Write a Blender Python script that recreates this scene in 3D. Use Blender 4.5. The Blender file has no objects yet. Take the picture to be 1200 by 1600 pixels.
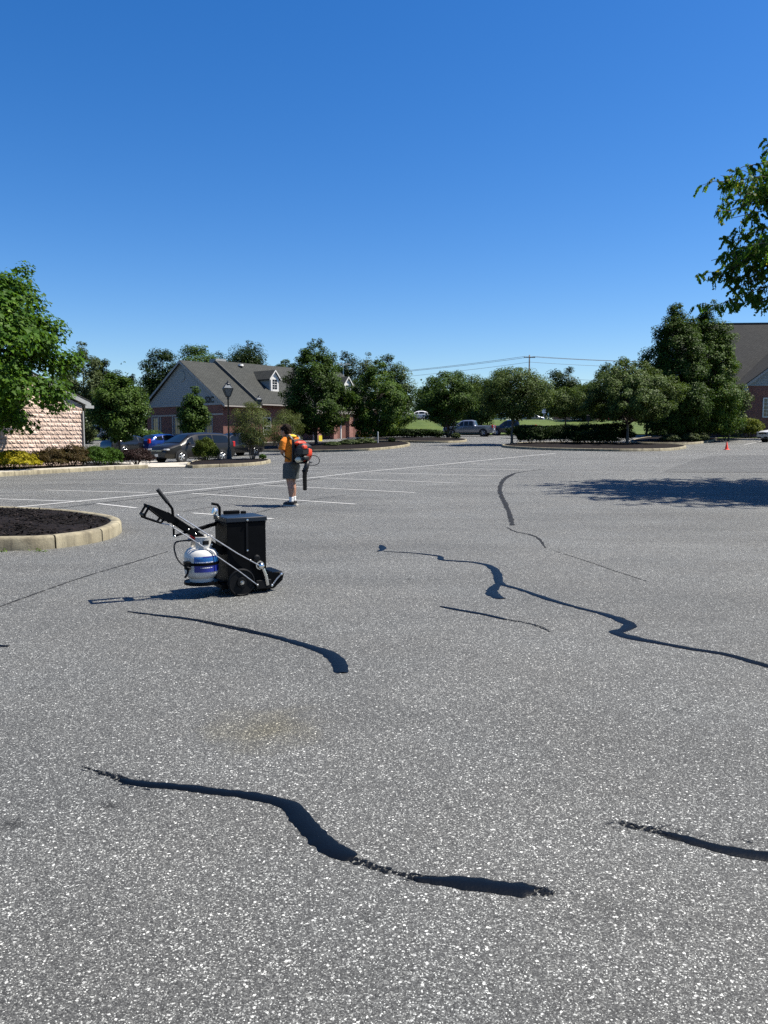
import bpy, math, random
import numpy as np
from mathutils import Vector, Matrix

# ------------------------------------------------------------------ camera, sky, sun, exposure
sc = bpy.context.scene
COL = sc.collection
CAM_H, PITCH, FPX = 1.45, math.radians(5.47), 1200.0
cam_d = bpy.data.cameras.new('camera'); cam = bpy.data.objects.new('camera', cam_d); COL.objects.link(cam)
cam.location = (0, 0, CAM_H); cam.rotation_euler = (math.pi/2 - PITCH, 0, 0)
cam_d.sensor_fit = 'VERTICAL'; cam_d.sensor_height = 36; cam_d.lens = 36*FPX/1600
cam_d.clip_start = 0.05; cam_d.clip_end = 3000
sc.camera = cam

SUN = Vector((0.60, 0.05, 1.0)).normalized()
world = bpy.data.worlds.new('World'); sc.world = world; world.use_nodes = True
wn = world.node_tree.nodes; wl = world.node_tree.links
sky = wn.new('ShaderNodeTexSky'); sky.sky_type = 'NISHITA'; sky.sun_disc = False
sky.sun_elevation = math.asin(SUN.z); sky.sun_rotation = math.atan2(SUN.x, SUN.y)
sky.altitude = 0; sky.air_density = 1.0; sky.dust_density = 0.35; sky.ozone_density = 5.0
hsv = wn.new('ShaderNodeHueSaturation'); hsv.inputs['Hue'].default_value = .508; hsv.inputs['Saturation'].default_value = 1.32   # the deep clear blue of that day
wl.new(sky.outputs[0], hsv.inputs['Color']); wl.new(hsv.outputs[0], wn['Background'].inputs[0]); wn['Background'].inputs[1].default_value = 0.070

sd = bpy.data.lights.new('sun', 'SUN'); sun = bpy.data.objects.new('sun', sd); COL.objects.link(sun)
sd.energy = 5.0; sd.angle = math.radians(0.53); sd.color = (1.0, 0.94, 0.84)
sun.rotation_euler = (-SUN).to_track_quat('-Z', 'Y').to_euler(); sun.location = (30, 8, 60)

sc.view_settings.view_transform = 'Standard'; sc.view_settings.look = 'None'
sc.view_settings.gamma = 1; sc.view_settings.exposure = 1.1; sc.view_settings.use_curve_mapping = False
sc.cycles.max_bounces = 6; sc.cycles.transparent_max_bounces = 12
sc.cycles.use_denoising = False

# ------------------------------------------------------------------ terrain and picture helpers
def soft(d, w=6.0): return (d + math.sqrt(d*d + w*w))/2
def sstep(a, b, t):
    t = min(1.0, max(0.0, (t-a)/(b-a))); return t*t*(3-2*t)
def T(x, y):
    """height of the lot: flat near by, a gentle rise to the back and right, a bank beyond"""
    L = .036*(soft(y-54) - soft(y-90))
    R = .027*(soft(y-25) - soft(y-140))
    s = sstep(-14, 6, x - .03*y + 2)
    return L*(1-s) + R*s + 1.75*sstep(96, 122, y)*(.25+.75*sstep(-30, -6, x)) - .012

def ray(px, py):
    a, b = (px-600)/FPX, (800-py)/FPX
    return Vector((a, math.cos(PITCH)+b*math.sin(PITCH), -math.sin(PITCH)+b*math.cos(PITCH)))
def at(px, py):
    """ground point seen at a pixel of the photograph"""
    d = ray(px, py); d /= d.y
    y0 = 1.0; y = 1.0
    while y < 400:
        if CAM_H + d.z*y < T(d.x*y, y): break
        y0 = y; y += max(.1, y*.01)
    for _ in range(30):
        m = (y0+y)/2
        if CAM_H + d.z*m < T(d.x*m, m): y = m
        else: y0 = m
    return Vector((d.x*y, y, T(d.x*y, y)))
def atd(px, py, Y):
    """point at world depth Y seen at a pixel"""
    d = ray(px, py); d /= d.y
    return Vector((d.x*Y, Y, CAM_H+d.z*Y))
def gx(px, Y): return (px-600)/FPX*Y*(math.cos(PITCH))

# ------------------------------------------------------------------ mesh helpers
class MB:
    def __init__(s): s.v = []; s.f = []
    def add(s, vs, fs, M=None):
        o = len(s.v)
        s.v += [tuple(M @ Vector(p)) for p in vs] if M is not None else [tuple(p) for p in vs]
        s.f += [tuple(i+o for i in f) for f in fs]
        return s
    def box(s, c, d, M=None, bev=0.0):
        x, y, z = c; a, b, e = d[0]/2, d[1]/2, d[2]/2
        if bev <= 0:
            vs = [(x+i*a, y+j*b, z+k*e) for k in (-1, 1) for j in (-1, 1) for i in (-1, 1)]
            return s.add(vs, [(0,2,3,1),(4,5,7,6),(0,1,5,4),(2,6,7,3),(0,4,6,2),(1,3,7,5)], M)
        g = min(bev, a*.9, b*.9, e*.9); rings = []
        vs = []
        for (zz, q) in ((-e, g), (-e+g, 0), (e-g, 0), (e, g)):
            A, B = a-q, b-q; h = g*.7 if q == 0 else 0
            for (px, py) in ((A-h, -B), (A, -B+h), (A, B-h), (A-h, B), (-A+h, B), (-A, B-h), (-A, -B+h), (-A+h, -B)) if h else ((A-g*.5, -B), (A, -B+g*.5), (A, B-g*.5), (A-g*.5, B), (-A+g*.5, B), (-A, B-g*.5), (-A, -B+g*.5), (-A+g*.5, -B)):
                vs.append((x+px, y+py, z+zz))
        fs = [tuple(reversed(range(8))), tuple(range(24, 32))]
        for r in range(3):
            for i in range(8):
                j = (i+1) % 8
                fs.append((r*8+i, r*8+j, (r+1)*8+j, (r+1)*8+i))
        return s.add(vs, fs, M)
    def tube(s, pts, rad, n=8, M=None, caps=True, flat=1.0):
        pts = [Vector(p) for p in pts]
        if not hasattr(rad, '__len__'): rad = [rad]*len(pts)
        vs = []; fs = []
        prev = None
        for i, p in enumerate(pts):
            t = (pts[min(i+1, len(pts)-1)] - pts[max(i-1, 0)])
            if t.length < 1e-9: t = Vector((0, 0, 1))
            t.normalize()
            if prev is None:
                up = Vector((0, 0, 1)) if abs(t.z) < .9 else Vector((1, 0, 0))
                u = t.cross(up).normalized()
            else:
                u = (prev - t*prev.dot(t))
                u = u.normalized() if u.length > 1e-6 else t.orthogonal().normalized()
            prev = u; w = t.cross(u)
            for k in range(n):
                a = 2*math.pi*k/n
                vs.append(p + u*(rad[i]*math.cos(a)) + w*(rad[i]*flat*math.sin(a)))
        for i in range(len(pts)-1):
            for k in range(n):
                k2 = (k+1) % n
                fs.append((i*n+k, i*n+k2, (i+1)*n+k2, (i+1)*n+k))
        if caps:
            fs.append(tuple(reversed(range(n)))); fs.append(tuple(range((len(pts)-1)*n, len(pts)*n)))
        return s.add(vs, fs, M)
    def lathe(s, prof, n=24, M=None, a0=0, a1=2*math.pi):
        full = abs(a1-a0-2*math.pi) < 1e-6
        m = n if full else n+1
        vs = [(r*math.cos(a0+(a1-a0)*k/n), r*math.sin(a0+(a1-a0)*k/n), z) for (r, z) in prof for k in range(m)]
        fs = []
        for i in range(len(prof)-1):
            for k in range(n):
                k2 = (k+1) % m
                fs.append((i*m+k, i*m+k2, (i+1)*m+k2, (i+1)*m+k))
        return s.add(vs, fs, M)
    def prism(s, poly, z0, z1, M=None):
        n = len(poly)
        vs = [(p[0], p[1], z0) for p in poly] + [(p[0], p[1], z1) for p in poly]
        fs = [tuple(reversed(range(n))), tuple(range(n, 2*n))] + [(i, (i+1) % n, n+(i+1) % n, n+i) for i in range(n)]
        return s.add(vs, fs, M)
    def ell(s, c, r, n=12, m=8, M=None):
        vs = [(c[0], c[1], c[2]-r[2])]; fs = []
        for i in range(1, m):
            th = math.pi*i/m
            for k in range(n):
                a = 2*math.pi*k/n
                vs.append((c[0]+r[0]*math.sin(th)*math.cos(a), c[1]+r[1]*math.sin(th)*math.sin(a), c[2]-r[2]*math.cos(th)))
        vs.append((c[0], c[1], c[2]+r[2])); e = len(vs)-1
        for k in range(n):
            k2 = (k+1) % n
            fs.append((0, 1+k2, 1+k)); fs.append((e, e-n+k, e-n+k2))
            for i in range(m-2):
                b = 1+i*n
                fs.append((b+k, b+k2, b+n+k2, b+n+k))
        return s.add(vs, fs, M)
    def grid(s, P):
        """P: list of rows of points"""
        r, c = len(P), len(P[0])
        return s.add([p for row in P for p in row], [(i*c+j, i*c+j+1, (i+1)*c+j+1, (i+1)*c+j) for i in range(r-1) for j in range(c-1)])
    def mesh(s, name, smooth=False):
        me = bpy.data.meshes.new(name); me.from_pydata(s.v, [], s.f); me.update()
        if smooth: me.polygons.foreach_set('use_smooth', [True]*len(me.polygons))
        return me
    def build(s, name, mat, parent=None, smooth=False):
        return link(name, s.mesh(name, smooth), mat, parent)

def link(name, me, mat=None, parent=None):
    o = bpy.data.objects.new(name, me); COL.objects.link(o)
    if mat is not None and me is not None and not me.materials: me.materials.append(M_[mat] if isinstance(mat, str) else mat)
    if parent is not None: o.parent = parent
    return o
def autosmooth(o, ang=35):
    me = o.data
    me.polygons.foreach_set('use_smooth', [True]*len(me.polygons))
    me.set_sharp_from_angle(angle=math.radians(ang))
    return o
def tag(o, label=None, cat=None, group=None, kind=None):
    if label: o['label'] = label
    if cat: o['category'] = cat
    if group: o['group'] = group
    if kind: o['kind'] = kind
    return o
def thing(name, label, cat, loc=(0, 0, 0), rz=0.0, group=None):
    o = bpy.data.objects.new(name, None); COL.objects.link(o)
    o.empty_display_size = .2
    o.location = loc; o.rotation_euler = (0, 0, rz)
    return tag(o, label, cat, group)
def np_mesh(name, verts, faces_idx, nper):
    me = bpy.data.meshes.new(name)
    nv = len(verts); nf = len(faces_idx)//nper
    me.vertices.add(nv); me.vertices.foreach_set('co', verts.astype(np.float32).ravel())
    me.loops.add(nf*nper); me.loops.foreach_set('vertex_index', faces_idx.astype(np.int32))
    me.polygons.add(nf); me.polygons.foreach_set('loop_start', np.arange(0, nf*nper, nper, dtype=np.int32))
    me.update(calc_edges=True)
    return me
def catmull(P, step):
    P = [Vector(p) for p in P]; out = []
    Q = [P[0]*2-P[1]] + P + [P[-1]*2-P[-2]]
    for i in range(1, len(Q)-2):
        a, b, c, d = Q[i-1], Q[i], Q[i+1], Q[i+2]
        n = max(1, int((c-b).length/step))
        for k in range(n):
            t = k/n
            out.append(.5*((2*b)+(c-a)*t+(2*a-5*b+4*c-d)*t*t+(3*b-a-3*c+d)*t**3))
    out.append(P[-1]); return out
def remeshed(mb, name, mat, parent, voxel, smooth_it=4, loc=None):
    o = mb.build(name, mat, parent)
    m = o.modifiers.new('r', 'REMESH'); m.mode = 'VOXEL'; m.voxel_size = voxel
    s = o.modifiers.new('s', 'SMOOTH'); s.iterations = smooth_it; s.factor = .5
    dg = bpy.context.evaluated_depsgraph_get()
    me = bpy.data.meshes.new_from_object(o.evaluated_get(dg)); me.name = name
    o.modifiers.clear(); o.data = me
    if not me.materials: me.materials.append(M_[mat] if isinstance(mat, str) else mat)
    me.polygons.foreach_set('use_smooth', [True]*len(me.polygons))
    return o

# ------------------------------------------------------------------ materials
M_ = {}
def nmat(name):
    m = bpy.data.materials.new(name); m.use_nodes = True
    M_[name] = m
    return m, m.node_tree.nodes, m.node_tree.links, m.node_tree.nodes['Principled BSDF']
def plain(name, col, rough=.5, metal=0.0, spec=.5, var=.12, scale=8.0, bump=0.0, bscale=60.0, coat=0.0):
    """paint, metal, cloth: base colour with uneven tone, roughness and relief"""
    m, n, l, b = nmat(name)
    tc = n.new('ShaderNodeTexCoord'); ns = n.new('ShaderNodeTexNoise')
    ns.inputs['Scale'].default_value = scale; ns.inputs['Detail'].default_value = 5
    l.new(tc.outputs['Object'], ns.inputs['Vector'])
    mr = n.new('ShaderNodeMapRange'); mr.inputs[3].default_value = 1-var; mr.inputs[4].default_value = 1+var
    mr.inputs[1].default_value = .3; mr.inputs[2].default_value = .7
    l.new(ns.outputs[0], mr.inputs[0])
    mx = n.new('ShaderNodeVectorMath'); mx.operation = 'SCALE'; mx.inputs[0].default_value = col[:3]
    l.new(mr.outputs[0], mx.inputs['Scale']); l.new(mx.outputs[0], b.inputs['Base Color'])
    b.inputs['Roughness'].default_value = rough; b.inputs['Metallic'].default_value = metal
    b.inputs['Specular IOR Level'].default_value = spec; b.inputs['Coat Weight'].default_value = coat
    if bump > 0:
        n2 = n.new('ShaderNodeTexNoise'); n2.inputs['Scale'].default_value = bscale; n2.inputs['Detail'].default_value = 4
        l.new(tc.outputs['Object'], n2.inputs['Vector'])
        bp = n.new('ShaderNodeBump'); bp.inputs['Strength'].default_value = bump; bp.inputs['Distance'].default_value = .02
        l.new(n2.outputs[0], bp.inputs['Height']); l.new(bp.outputs[0], b.inputs['Normal'])
    return m
def leafmat(name, c1, c2, c3=None, trans=.28, rough=.45, hi=.04):
    """leaves: each leaf its own tone, some light coming through"""
    m, n, l, b = nmat(name)
    g = n.new('ShaderNodeNewGeometry'); r = n.new('ShaderNodeValToRGB')
    r.color_ramp.elements[0].color = (*c1, 1); r.color_ramp.elements[1].color = (*c2, 1)
    if c3:
        e = r.color_ramp.elements.new(.93); e.color = (*c2, 1); r.color_ramp.elements[-1].color = (*c3, 1)
    l.new(g.outputs['Random Per Island'], r.inputs[0])
    tc = n.new('ShaderNodeTexCoord'); ns = n.new('ShaderNodeTexNoise'); ns.inputs['Scale'].default_value = 1.3
    l.new(tc.outputs['Object'], ns.inputs['Vector'])
    mr = n.new('ShaderNodeMapRange'); mr.inputs[1].default_value = .3; mr.inputs[2].default_value = .7
    mr.inputs[3].default_value = .7; mr.inputs[4].default_value = 1.3
    l.new(ns.outputs[0], mr.inputs[0])
    mx = n.new('ShaderNodeVectorMath'); mx.operation = 'SCALE'
    l.new(r.outputs[0], mx.inputs[0]); l.new(mr.outputs[0], mx.inputs['Scale'])
    l.new(mx.outputs[0], b.inputs['Base Color'])
    b.inputs['Roughness'].default_value = rough+.1; b.inputs['Specular IOR Level'].default_value = .10
    t = n.new('ShaderNodeBsdfTranslucent')
    hs = n.new('ShaderNodeVectorMath'); hs.operation = 'MULTIPLY'; hs.inputs[1].default_value = (1.5, 1.5, .6)
    l.new(mx.outputs[0], hs.inputs[0]); l.new(hs.outputs[0], t.inputs[0])
    ms = n.new('ShaderNodeMixShader'); ms.inputs[0].default_value = trans
    l.new(b.outputs[0], ms.inputs[1]); l.new(t.outputs[0], ms.inputs[2])
    l.new(ms.outputs[0], n['Material Output'].inputs[0])
    return m

def make_materials():
    # asphalt with aggregate
    def asphalt(name, tone, stains):
        m, n, l, b = nmat(name)
        geo = n.new('ShaderNodeNewGeometry'); P = geo.outputs['Position']
        warp = n.new('ShaderNodeTexNoise'); warp.inputs['Scale'].default_value = 45; warp.inputs['Detail'].default_value = 2
        l.new(P, warp.inputs['Vector'])
        wv = n.new('ShaderNodeVectorMath'); wv.operation = 'SCALE'; wv.inputs['Scale'].default_value = .012
        l.new(warp.outputs['Color'], wv.inputs[0])
        Pw = n.new('ShaderNodeVectorMath'); Pw.operation = 'ADD'; l.new(P, Pw.inputs[0]); l.new(wv.outputs[0], Pw.inputs[1])
        def vor(scale):
            v = n.new('ShaderNodeTexVoronoi'); v.inputs['Scale'].default_value = scale
            l.new(Pw.outputs[0], v.inputs['Vector'])
            sp = n.new('ShaderNodeSeparateColor'); l.new(v.outputs['Color'], sp.inputs[0])
            return v, sp
        v1, s1 = vor(270); v2, s2 = vor(120)
        def ramp(src, stops):
            r = n.new('ShaderNodeValToRGB'); r.color_ramp.interpolation = 'LINEAR'
            while len(r.color_ramp.elements) < len(stops): r.color_ramp.elements.new(.5)
            for e, (p, c) in zip(r.color_ramp.elements, stops):
                e.position = p; e.color = (*[k*tone for k in c], 1) if len(c) == 3 else (c[0],)*3+(1,)
            l.new(src, r.inputs[0]); return r
        r1 = ramp(s1.outputs[0], [(0, (.030, .030, .030)), (.45, (.085, .085, .083)), (.76, (.16, .16, .156)), (.92, (.34, .34, .325)), (1, (.72, .72, .69))])
        r2 = ramp(s2.outputs[0], [(0, (.058, .058, .058)), (.6, (.105, .105, .102)), (.85, (.17, .168, .16)), (.93, (.55, .545, .53)), (1, (.85, .84, .80))])
        # big stones sit only where their own cell says so
        mk = n.new('ShaderNodeMath'); mk.operation = 'GREATER_THAN'; mk.inputs[1].default_value = .60
        l.new(s2.outputs[1], mk.inputs[0])
        e2 = n.new('ShaderNodeMath'); e2.operation = 'LESS_THAN'; e2.inputs[1].default_value = .55
        l.new(v2.outputs['Distance'], e2.inputs[0])
        mm = n.new('ShaderNodeMath'); mm.operation = 'MULTIPLY'; l.new(mk.outputs[0], mm.inputs[0]); l.new(e2.outputs[0], mm.inputs[1])
        mix = n.new('ShaderNodeMix'); mix.data_type = 'RGBA'
        l.new(mm.outputs[0], mix.inputs[0]); l.new(r1.outputs[0], mix.inputs[6]); l.new(r2.outputs[0], mix.inputs[7])
        # dark binder between stones
        ed = n.new('ShaderNodeMapRange'); ed.inputs[1].default_value = .35; ed.inputs[2].default_value = .75
        ed.inputs[3].default_value = 1.0; ed.inputs[4].default_value = .55
        l.new(v1.outputs['Distance'], ed.inputs[0])
        # large uneven tone
        big = n.new('ShaderNodeTexNoise'); big.inputs['Scale'].default_value = .45; big.inputs['Detail'].default_value = 6; big.inputs['Roughness'].default_value = .6
        st = n.new('ShaderNodeMapping'); st.inputs['Scale'].default_value = (.6, 1.2, 1); l.new(P, st.inputs[0]); l.new(st.outputs[0], big.inputs['Vector'])
        bm_ = n.new('ShaderNodeMapRange'); bm_.inputs[1].default_value = .3; bm_.inputs[2].default_value = .7; bm_.inputs[3].default_value = .80; bm_.inputs[4].default_value = 1.17
        mid = n.new('ShaderNodeTexNoise'); mid.inputs['Scale'].default_value = 9; mid.inputs['Detail'].default_value = 5; mid.inputs['Roughness'].default_value = .75; l.new(P, mid.inputs['Vector'])
        stk = n.new('ShaderNodeTexNoise'); stk.inputs['Scale'].default_value = 1.0; stk.inputs['Detail'].default_value = 5
        sm = n.new('ShaderNodeMapping'); sm.inputs['Rotation'].default_value = (0, 0, .9); sm.inputs['Scale'].default_value = (.12, 1.3, 1); l.new(P, sm.inputs[0]); l.new(sm.outputs[0], stk.inputs['Vector'])
        a1 = n.new('ShaderNodeMath'); a1.operation = 'MULTIPLY_ADD'; a1.inputs[1].default_value = .45; l.new(mid.outputs[0], a1.inputs[0]); l.new(big.outputs[0], a1.inputs[2])
        a2 = n.new('ShaderNodeMath'); a2.operation = 'MULTIPLY_ADD'; a2.inputs[1].default_value = .5; l.new(stk.outputs[0], a2.inputs[0]); l.new(a1.outputs[0], a2.inputs[2])
        a3 = n.new('ShaderNodeMath'); a3.operation = 'SUBTRACT'; a3.inputs[1].default_value = .475; l.new(a2.outputs[0], a3.inputs[0])
        l.new(a3.outputs[0], bm_.inputs[0])
        fac = n.new('ShaderNodeMath'); fac.operation = 'MULTIPLY'; l.new(ed.outputs[0], fac.inputs[0]); l.new(bm_.outputs[0], fac.inputs[1])
        last = fac.outputs[0]
        for (sx, sy, r, dark) in stains:
            cv = n.new('ShaderNodeVectorMath'); cv.operation = 'DISTANCE'; cv.inputs[1].default_value = (sx, sy, 0)
            flat = n.new('ShaderNodeVectorMath'); flat.operation = 'MULTIPLY'; flat.inputs[1].default_value = (1, 1, 0)
            l.new(P, flat.inputs[0]); l.new(flat.outputs[0], cv.inputs[0])
            wn_ = n.new('ShaderNodeTexNoise'); wn_.inputs['Scale'].default_value = 2.2/r; l.new(P, wn_.inputs['Vector'])
            ad = n.new('ShaderNodeMath'); ad.operation = 'MULTIPLY_ADD'; ad.inputs[1].default_value = r*1.3
            l.new(wn_.outputs[0], ad.inputs[0]); l.new(cv.outputs['Value'], ad.inputs[2])
            mr = n.new('ShaderNodeMapRange'); mr.inputs[1].default_value = r*.9; mr.inputs[2].default_value = r*1.65
            mr.inputs[3].default_value = dark; mr.inputs[4].default_value = 1
            l.new(ad.outputs[0], mr.inputs[0])
            mu = n.new('ShaderNodeMath'); mu.operation = 'MULTIPLY'; l.new(last, mu.inputs[0]); l.new(mr.outputs[0], mu.inputs[1])
            last = mu.outputs[0]
        sc_ = n.new('ShaderNodeVectorMath'); sc_.operation = 'SCALE'; l.new(mix.outputs[2], sc_.inputs[0]); l.new(last, sc_.inputs['Scale'])
        tint = n.new('ShaderNodeTexNoise'); tint.inputs['Scale'].default_value = .8; tint.inputs['Detail'].default_value = 3; l.new(P, tint.inputs['Vector'])
        tr = n.new('ShaderNodeMix'); tr.data_type = 'RGBA'; tr.inputs[6].default_value = (1.01, 1.0, .955, 1); tr.inputs[7].default_value = (.955, 1.0, 1.015, 1)
        l.new(tint.outputs[0], tr.inputs[0])
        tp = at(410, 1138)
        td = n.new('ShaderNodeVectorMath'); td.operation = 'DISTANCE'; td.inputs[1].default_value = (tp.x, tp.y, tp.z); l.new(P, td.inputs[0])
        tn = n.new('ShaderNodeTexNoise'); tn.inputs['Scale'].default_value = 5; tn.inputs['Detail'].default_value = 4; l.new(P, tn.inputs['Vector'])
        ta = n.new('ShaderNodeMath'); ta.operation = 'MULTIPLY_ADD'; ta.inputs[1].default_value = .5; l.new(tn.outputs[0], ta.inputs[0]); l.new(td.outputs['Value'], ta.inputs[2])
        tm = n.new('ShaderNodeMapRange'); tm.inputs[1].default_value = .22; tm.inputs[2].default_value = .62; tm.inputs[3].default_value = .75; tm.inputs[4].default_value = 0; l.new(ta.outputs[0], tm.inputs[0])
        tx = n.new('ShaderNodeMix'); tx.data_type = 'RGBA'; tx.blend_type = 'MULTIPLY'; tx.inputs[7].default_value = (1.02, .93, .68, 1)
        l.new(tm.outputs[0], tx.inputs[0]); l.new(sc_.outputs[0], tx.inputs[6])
        fin = n.new('ShaderNodeVectorMath'); fin.operation = 'MULTIPLY'; l.new(tx.outputs[2], fin.inputs[0]); l.new(tr.outputs[2], fin.inputs[1])
        l.new(fin.outputs[0], b.inputs['Base Color'])
        b.inputs['Roughness'].default_value = .78; b.inputs['Specular IOR Level'].default_value = .35
        hm = n.new('ShaderNodeMath'); hm.operation = 'MULTIPLY_ADD'; hm.inputs[1].default_value = -.6
        l.new(v1.outputs['Distance'], hm.inputs[0]); l.new(s1.outputs[1], hm.inputs[2])
        bp = n.new('ShaderNodeBump'); bp.inputs['Strength'].default_value = .55; bp.inputs['Distance'].default_value = .004
        l.new(hm.outputs[0], bp.inputs['Height']); l.new(bp.outputs[0], b.inputs['Normal'])
    st = []
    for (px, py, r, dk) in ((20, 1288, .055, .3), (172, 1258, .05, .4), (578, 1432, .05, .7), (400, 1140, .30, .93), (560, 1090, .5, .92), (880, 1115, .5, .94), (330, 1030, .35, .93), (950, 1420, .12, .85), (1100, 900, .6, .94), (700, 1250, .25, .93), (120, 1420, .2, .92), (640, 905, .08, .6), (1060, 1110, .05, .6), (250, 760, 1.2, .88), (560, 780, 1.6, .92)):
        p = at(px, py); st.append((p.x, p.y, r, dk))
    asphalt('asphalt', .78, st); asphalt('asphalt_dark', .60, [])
    # crack sealant, fresh and worn
    def seal(name, col, rough, gap, gs=70):
        m, n, l, b = nmat(name)
        g = n.new('ShaderNodeNewGeometry'); ns = n.new('ShaderNodeTexNoise'); ns.inputs['Scale'].default_value = 90; ns.inputs['Detail'].default_value = 3
        l.new(g.outputs['Position'], ns.inputs['Vector'])
        b.inputs['Base Color'].default_value = (*col, 1); b.inputs['Roughness'].default_value = rough
        b.inputs['Specular IOR Level'].default_value = .12
        bp = n.new('ShaderNodeBump'); bp.inputs['Strength'].default_value = .3; bp.inputs['Distance'].default_value = .004
        l.new(ns.outputs[0], bp.inputs['Height']); l.new(bp.outputs[0], b.inputs['Normal'])
        if gap:
            n2 = n.new('ShaderNodeTexNoise'); n2.inputs['Scale'].default_value = gs; n2.inputs['Detail'].default_value = 5; l.new(g.outputs['Position'], n2.inputs['Vector'])
            r = n.new('ShaderNodeMapRange'); r.inputs[1].default_value = gap; r.inputs[2].default_value = gap+.05
            l.new(n2.outputs[0], r.inputs[0]); l.new(r.outputs[0], b.inputs['Alpha'])
    seal('seal_fresh', (.0010, .0022, .0044), .42, 0)
    seal('seal_thin', (.002, .003, .005), .6, .46)
    seal('seal_old', (.016, .0165, .017), .75, .37, 14)
    # worn white paint
    m, n, l, b = nmat('line_paint')
    g = n.new('ShaderNodeNewGeometry'); ns = n.new('ShaderNodeTexNoise'); ns.inputs['Scale'].default_value = 25; ns.inputs['Detail'].default_value = 8; ns.inputs['Roughness'].default_value = .7
    l.new(g.outputs['Position'], ns.inputs['Vector'])
    r = n.new('ShaderNodeMapRange'); r.inputs[1].default_value = .30; r.inputs[2].default_value = .46; l.new(ns.outputs[0], r.inputs[0])
    l.new(r.outputs[0], b.inputs['Alpha']); b.inputs['Base Color'].default_value = (.38, .38, .365, 1); b.inputs['Roughness'].default_value = .7
    # grass
    m, n, l, b = nmat('grass')
    g = n.new('ShaderNodeNewGeometry'); ns = n.new('ShaderNodeTexNoise'); ns.inputs['Scale'].default_value = .35; ns.inputs['Detail'].default_value = 10; ns.inputs['Roughness'].default_value = .7
    l.new(g.outputs['Position'], ns.inputs['Vector'])
    r = n.new('ShaderNodeValToRGB'); r.color_ramp.elements[0].position = .3; r.color_ramp.elements[1].position = .72
    r.color_ramp.elements[0].color = (.035, .062, .010, 1); r.color_ramp.elements[1].color = (.085, .115, .024, 1)
    l.new(ns.outputs[0], r.inputs[0]); l.new(r.outputs[0], b.inputs['Base Color']); b.inputs['Roughness'].default_value = .8
    b.inputs['Specular IOR Level'].default_value = .2
    n2 = n.new('ShaderNodeTexNoise'); n2.inputs['Scale'].default_value = 22; n2.inputs['Detail'].default_value = 4; l.new(g.outputs['Position'], n2.inputs['Vector'])
    bp = n.new('ShaderNodeBump'); bp.inputs['Strength'].default_value = .8; bp.inputs['Distance'].default_value = .06
    l.new(n2.outputs[0], bp.inputs['Height']); l.new(bp.outputs[0], b.inputs['Normal'])
    # concrete kerb, sidewalk
    def conc(name, c1, c2):
        m, n, l, b = nmat(name)
        g = n.new('ShaderNodeNewGeometry'); ns = n.new('ShaderNodeTexNoise'); ns.inputs['Scale'].default_value = 2.5; ns.inputs['Detail'].default_value = 9; ns.inputs['Roughness'].default_value = .68
        l.new(g.outputs['Position'], ns.inputs['Vector'])
        r = n.new('ShaderNodeValToRGB'); r.color_ramp.elements[0].position = .3; r.color_ramp.elements[1].position = .66
        r.color_ramp.elements[0].color = (*c1, 1); r.color_ramp.elements[1].color = (*c2, 1)
        l.new(ns.outputs[0], r.inputs[0]); b.inputs['Roughness'].default_value = .85
        mp = n.new('ShaderNodeMapping'); mp.inputs['Scale'].default_value = (7, 7, .9); l.new(g.outputs['Position'], mp.inputs[0])
        sn = n.new('ShaderNodeTexNoise'); sn.inputs['Scale'].default_value = 1; sn.inputs['Detail'].default_value = 7; sn.inputs['Roughness'].default_value = .7; l.new(mp.outputs[0], sn.inputs['Vector'])
        sr = n.new('ShaderNodeMapRange'); sr.inputs[1].default_value = .32; sr.inputs[2].default_value = .56; sr.inputs[3].default_value = .52; sr.inputs[4].default_value = 1.1; l.new(sn.outputs[0], sr.inputs[0])
        sv = n.new('ShaderNodeVectorMath'); sv.operation = 'SCALE'; l.new(r.outputs[0], sv.inputs[0]); l.new(sr.outputs[0], sv.inputs['Scale']); l.new(sv.outputs[0], b.inputs['Base Color'])
        n2 = n.new('ShaderNodeTexNoise'); n2.inputs['Scale'].default_value = 45; n2.inputs['Detail'].default_value = 5; l.new(g.outputs['Position'], n2.inputs['Vector'])
        bp = n.new('ShaderNodeBump'); bp.inputs['Strength'].default_value = .5; bp.inputs['Distance'].default_value = .008
        l.new(n2.outputs[0], bp.inputs['Height']); l.new(bp.outputs[0], b.inputs['Normal'])
    conc('concrete', (.12, .10, .062), (.27, .24, .16)); conc('sidewalk', (.30, .28, .235), (.44, .41, .345))
    # mulch
    m, n, l, b = nmat('mulch')
    g = n.new('ShaderNodeNewGeometry'); ns = n.new('ShaderNodeTexNoise'); ns.inputs['Scale'].default_value = 14; ns.inputs['Detail'].default_value = 8
    l.new(g.outputs['Position'], ns.inputs['Vector'])
    r = n.new('ShaderNodeValToRGB'); r.color_ramp.elements[0].position = .3; r.color_ramp.elements[1].position = .7
    r.color_ramp.elements[0].color = (.003, .0025, .0025, 1); r.color_ramp.elements[1].color = (.015, .011, .0095, 1)
    l.new(ns.outputs[0], r.inputs[0]); l.new(r.outputs[0], b.inputs['Base Color']); b.inputs['Roughness'].default_value = .85; b.inputs['Specular IOR Level'].default_value = .1
    bp = n.new('ShaderNodeBump'); bp.inputs['Strength'].default_value = 1; bp.inputs['Distance'].default_value = .05
    l.new(ns.outputs[0], bp.inputs['Height']); l.new(bp.outputs[0], b.inputs['Normal'])
    m, n, l, b = nmat('mulch_chip')
    g = n.new('ShaderNodeNewGeometry'); r = n.new('ShaderNodeValToRGB')
    r.color_ramp.elements[0].color = (.0025, .002, .002, 1); r.color_ramp.elements[1].color = (.028, .021, .019, 1)
    e = r.color_ramp.elements.new(.8); e.color = (.008, .0065, .006, 1)
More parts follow.
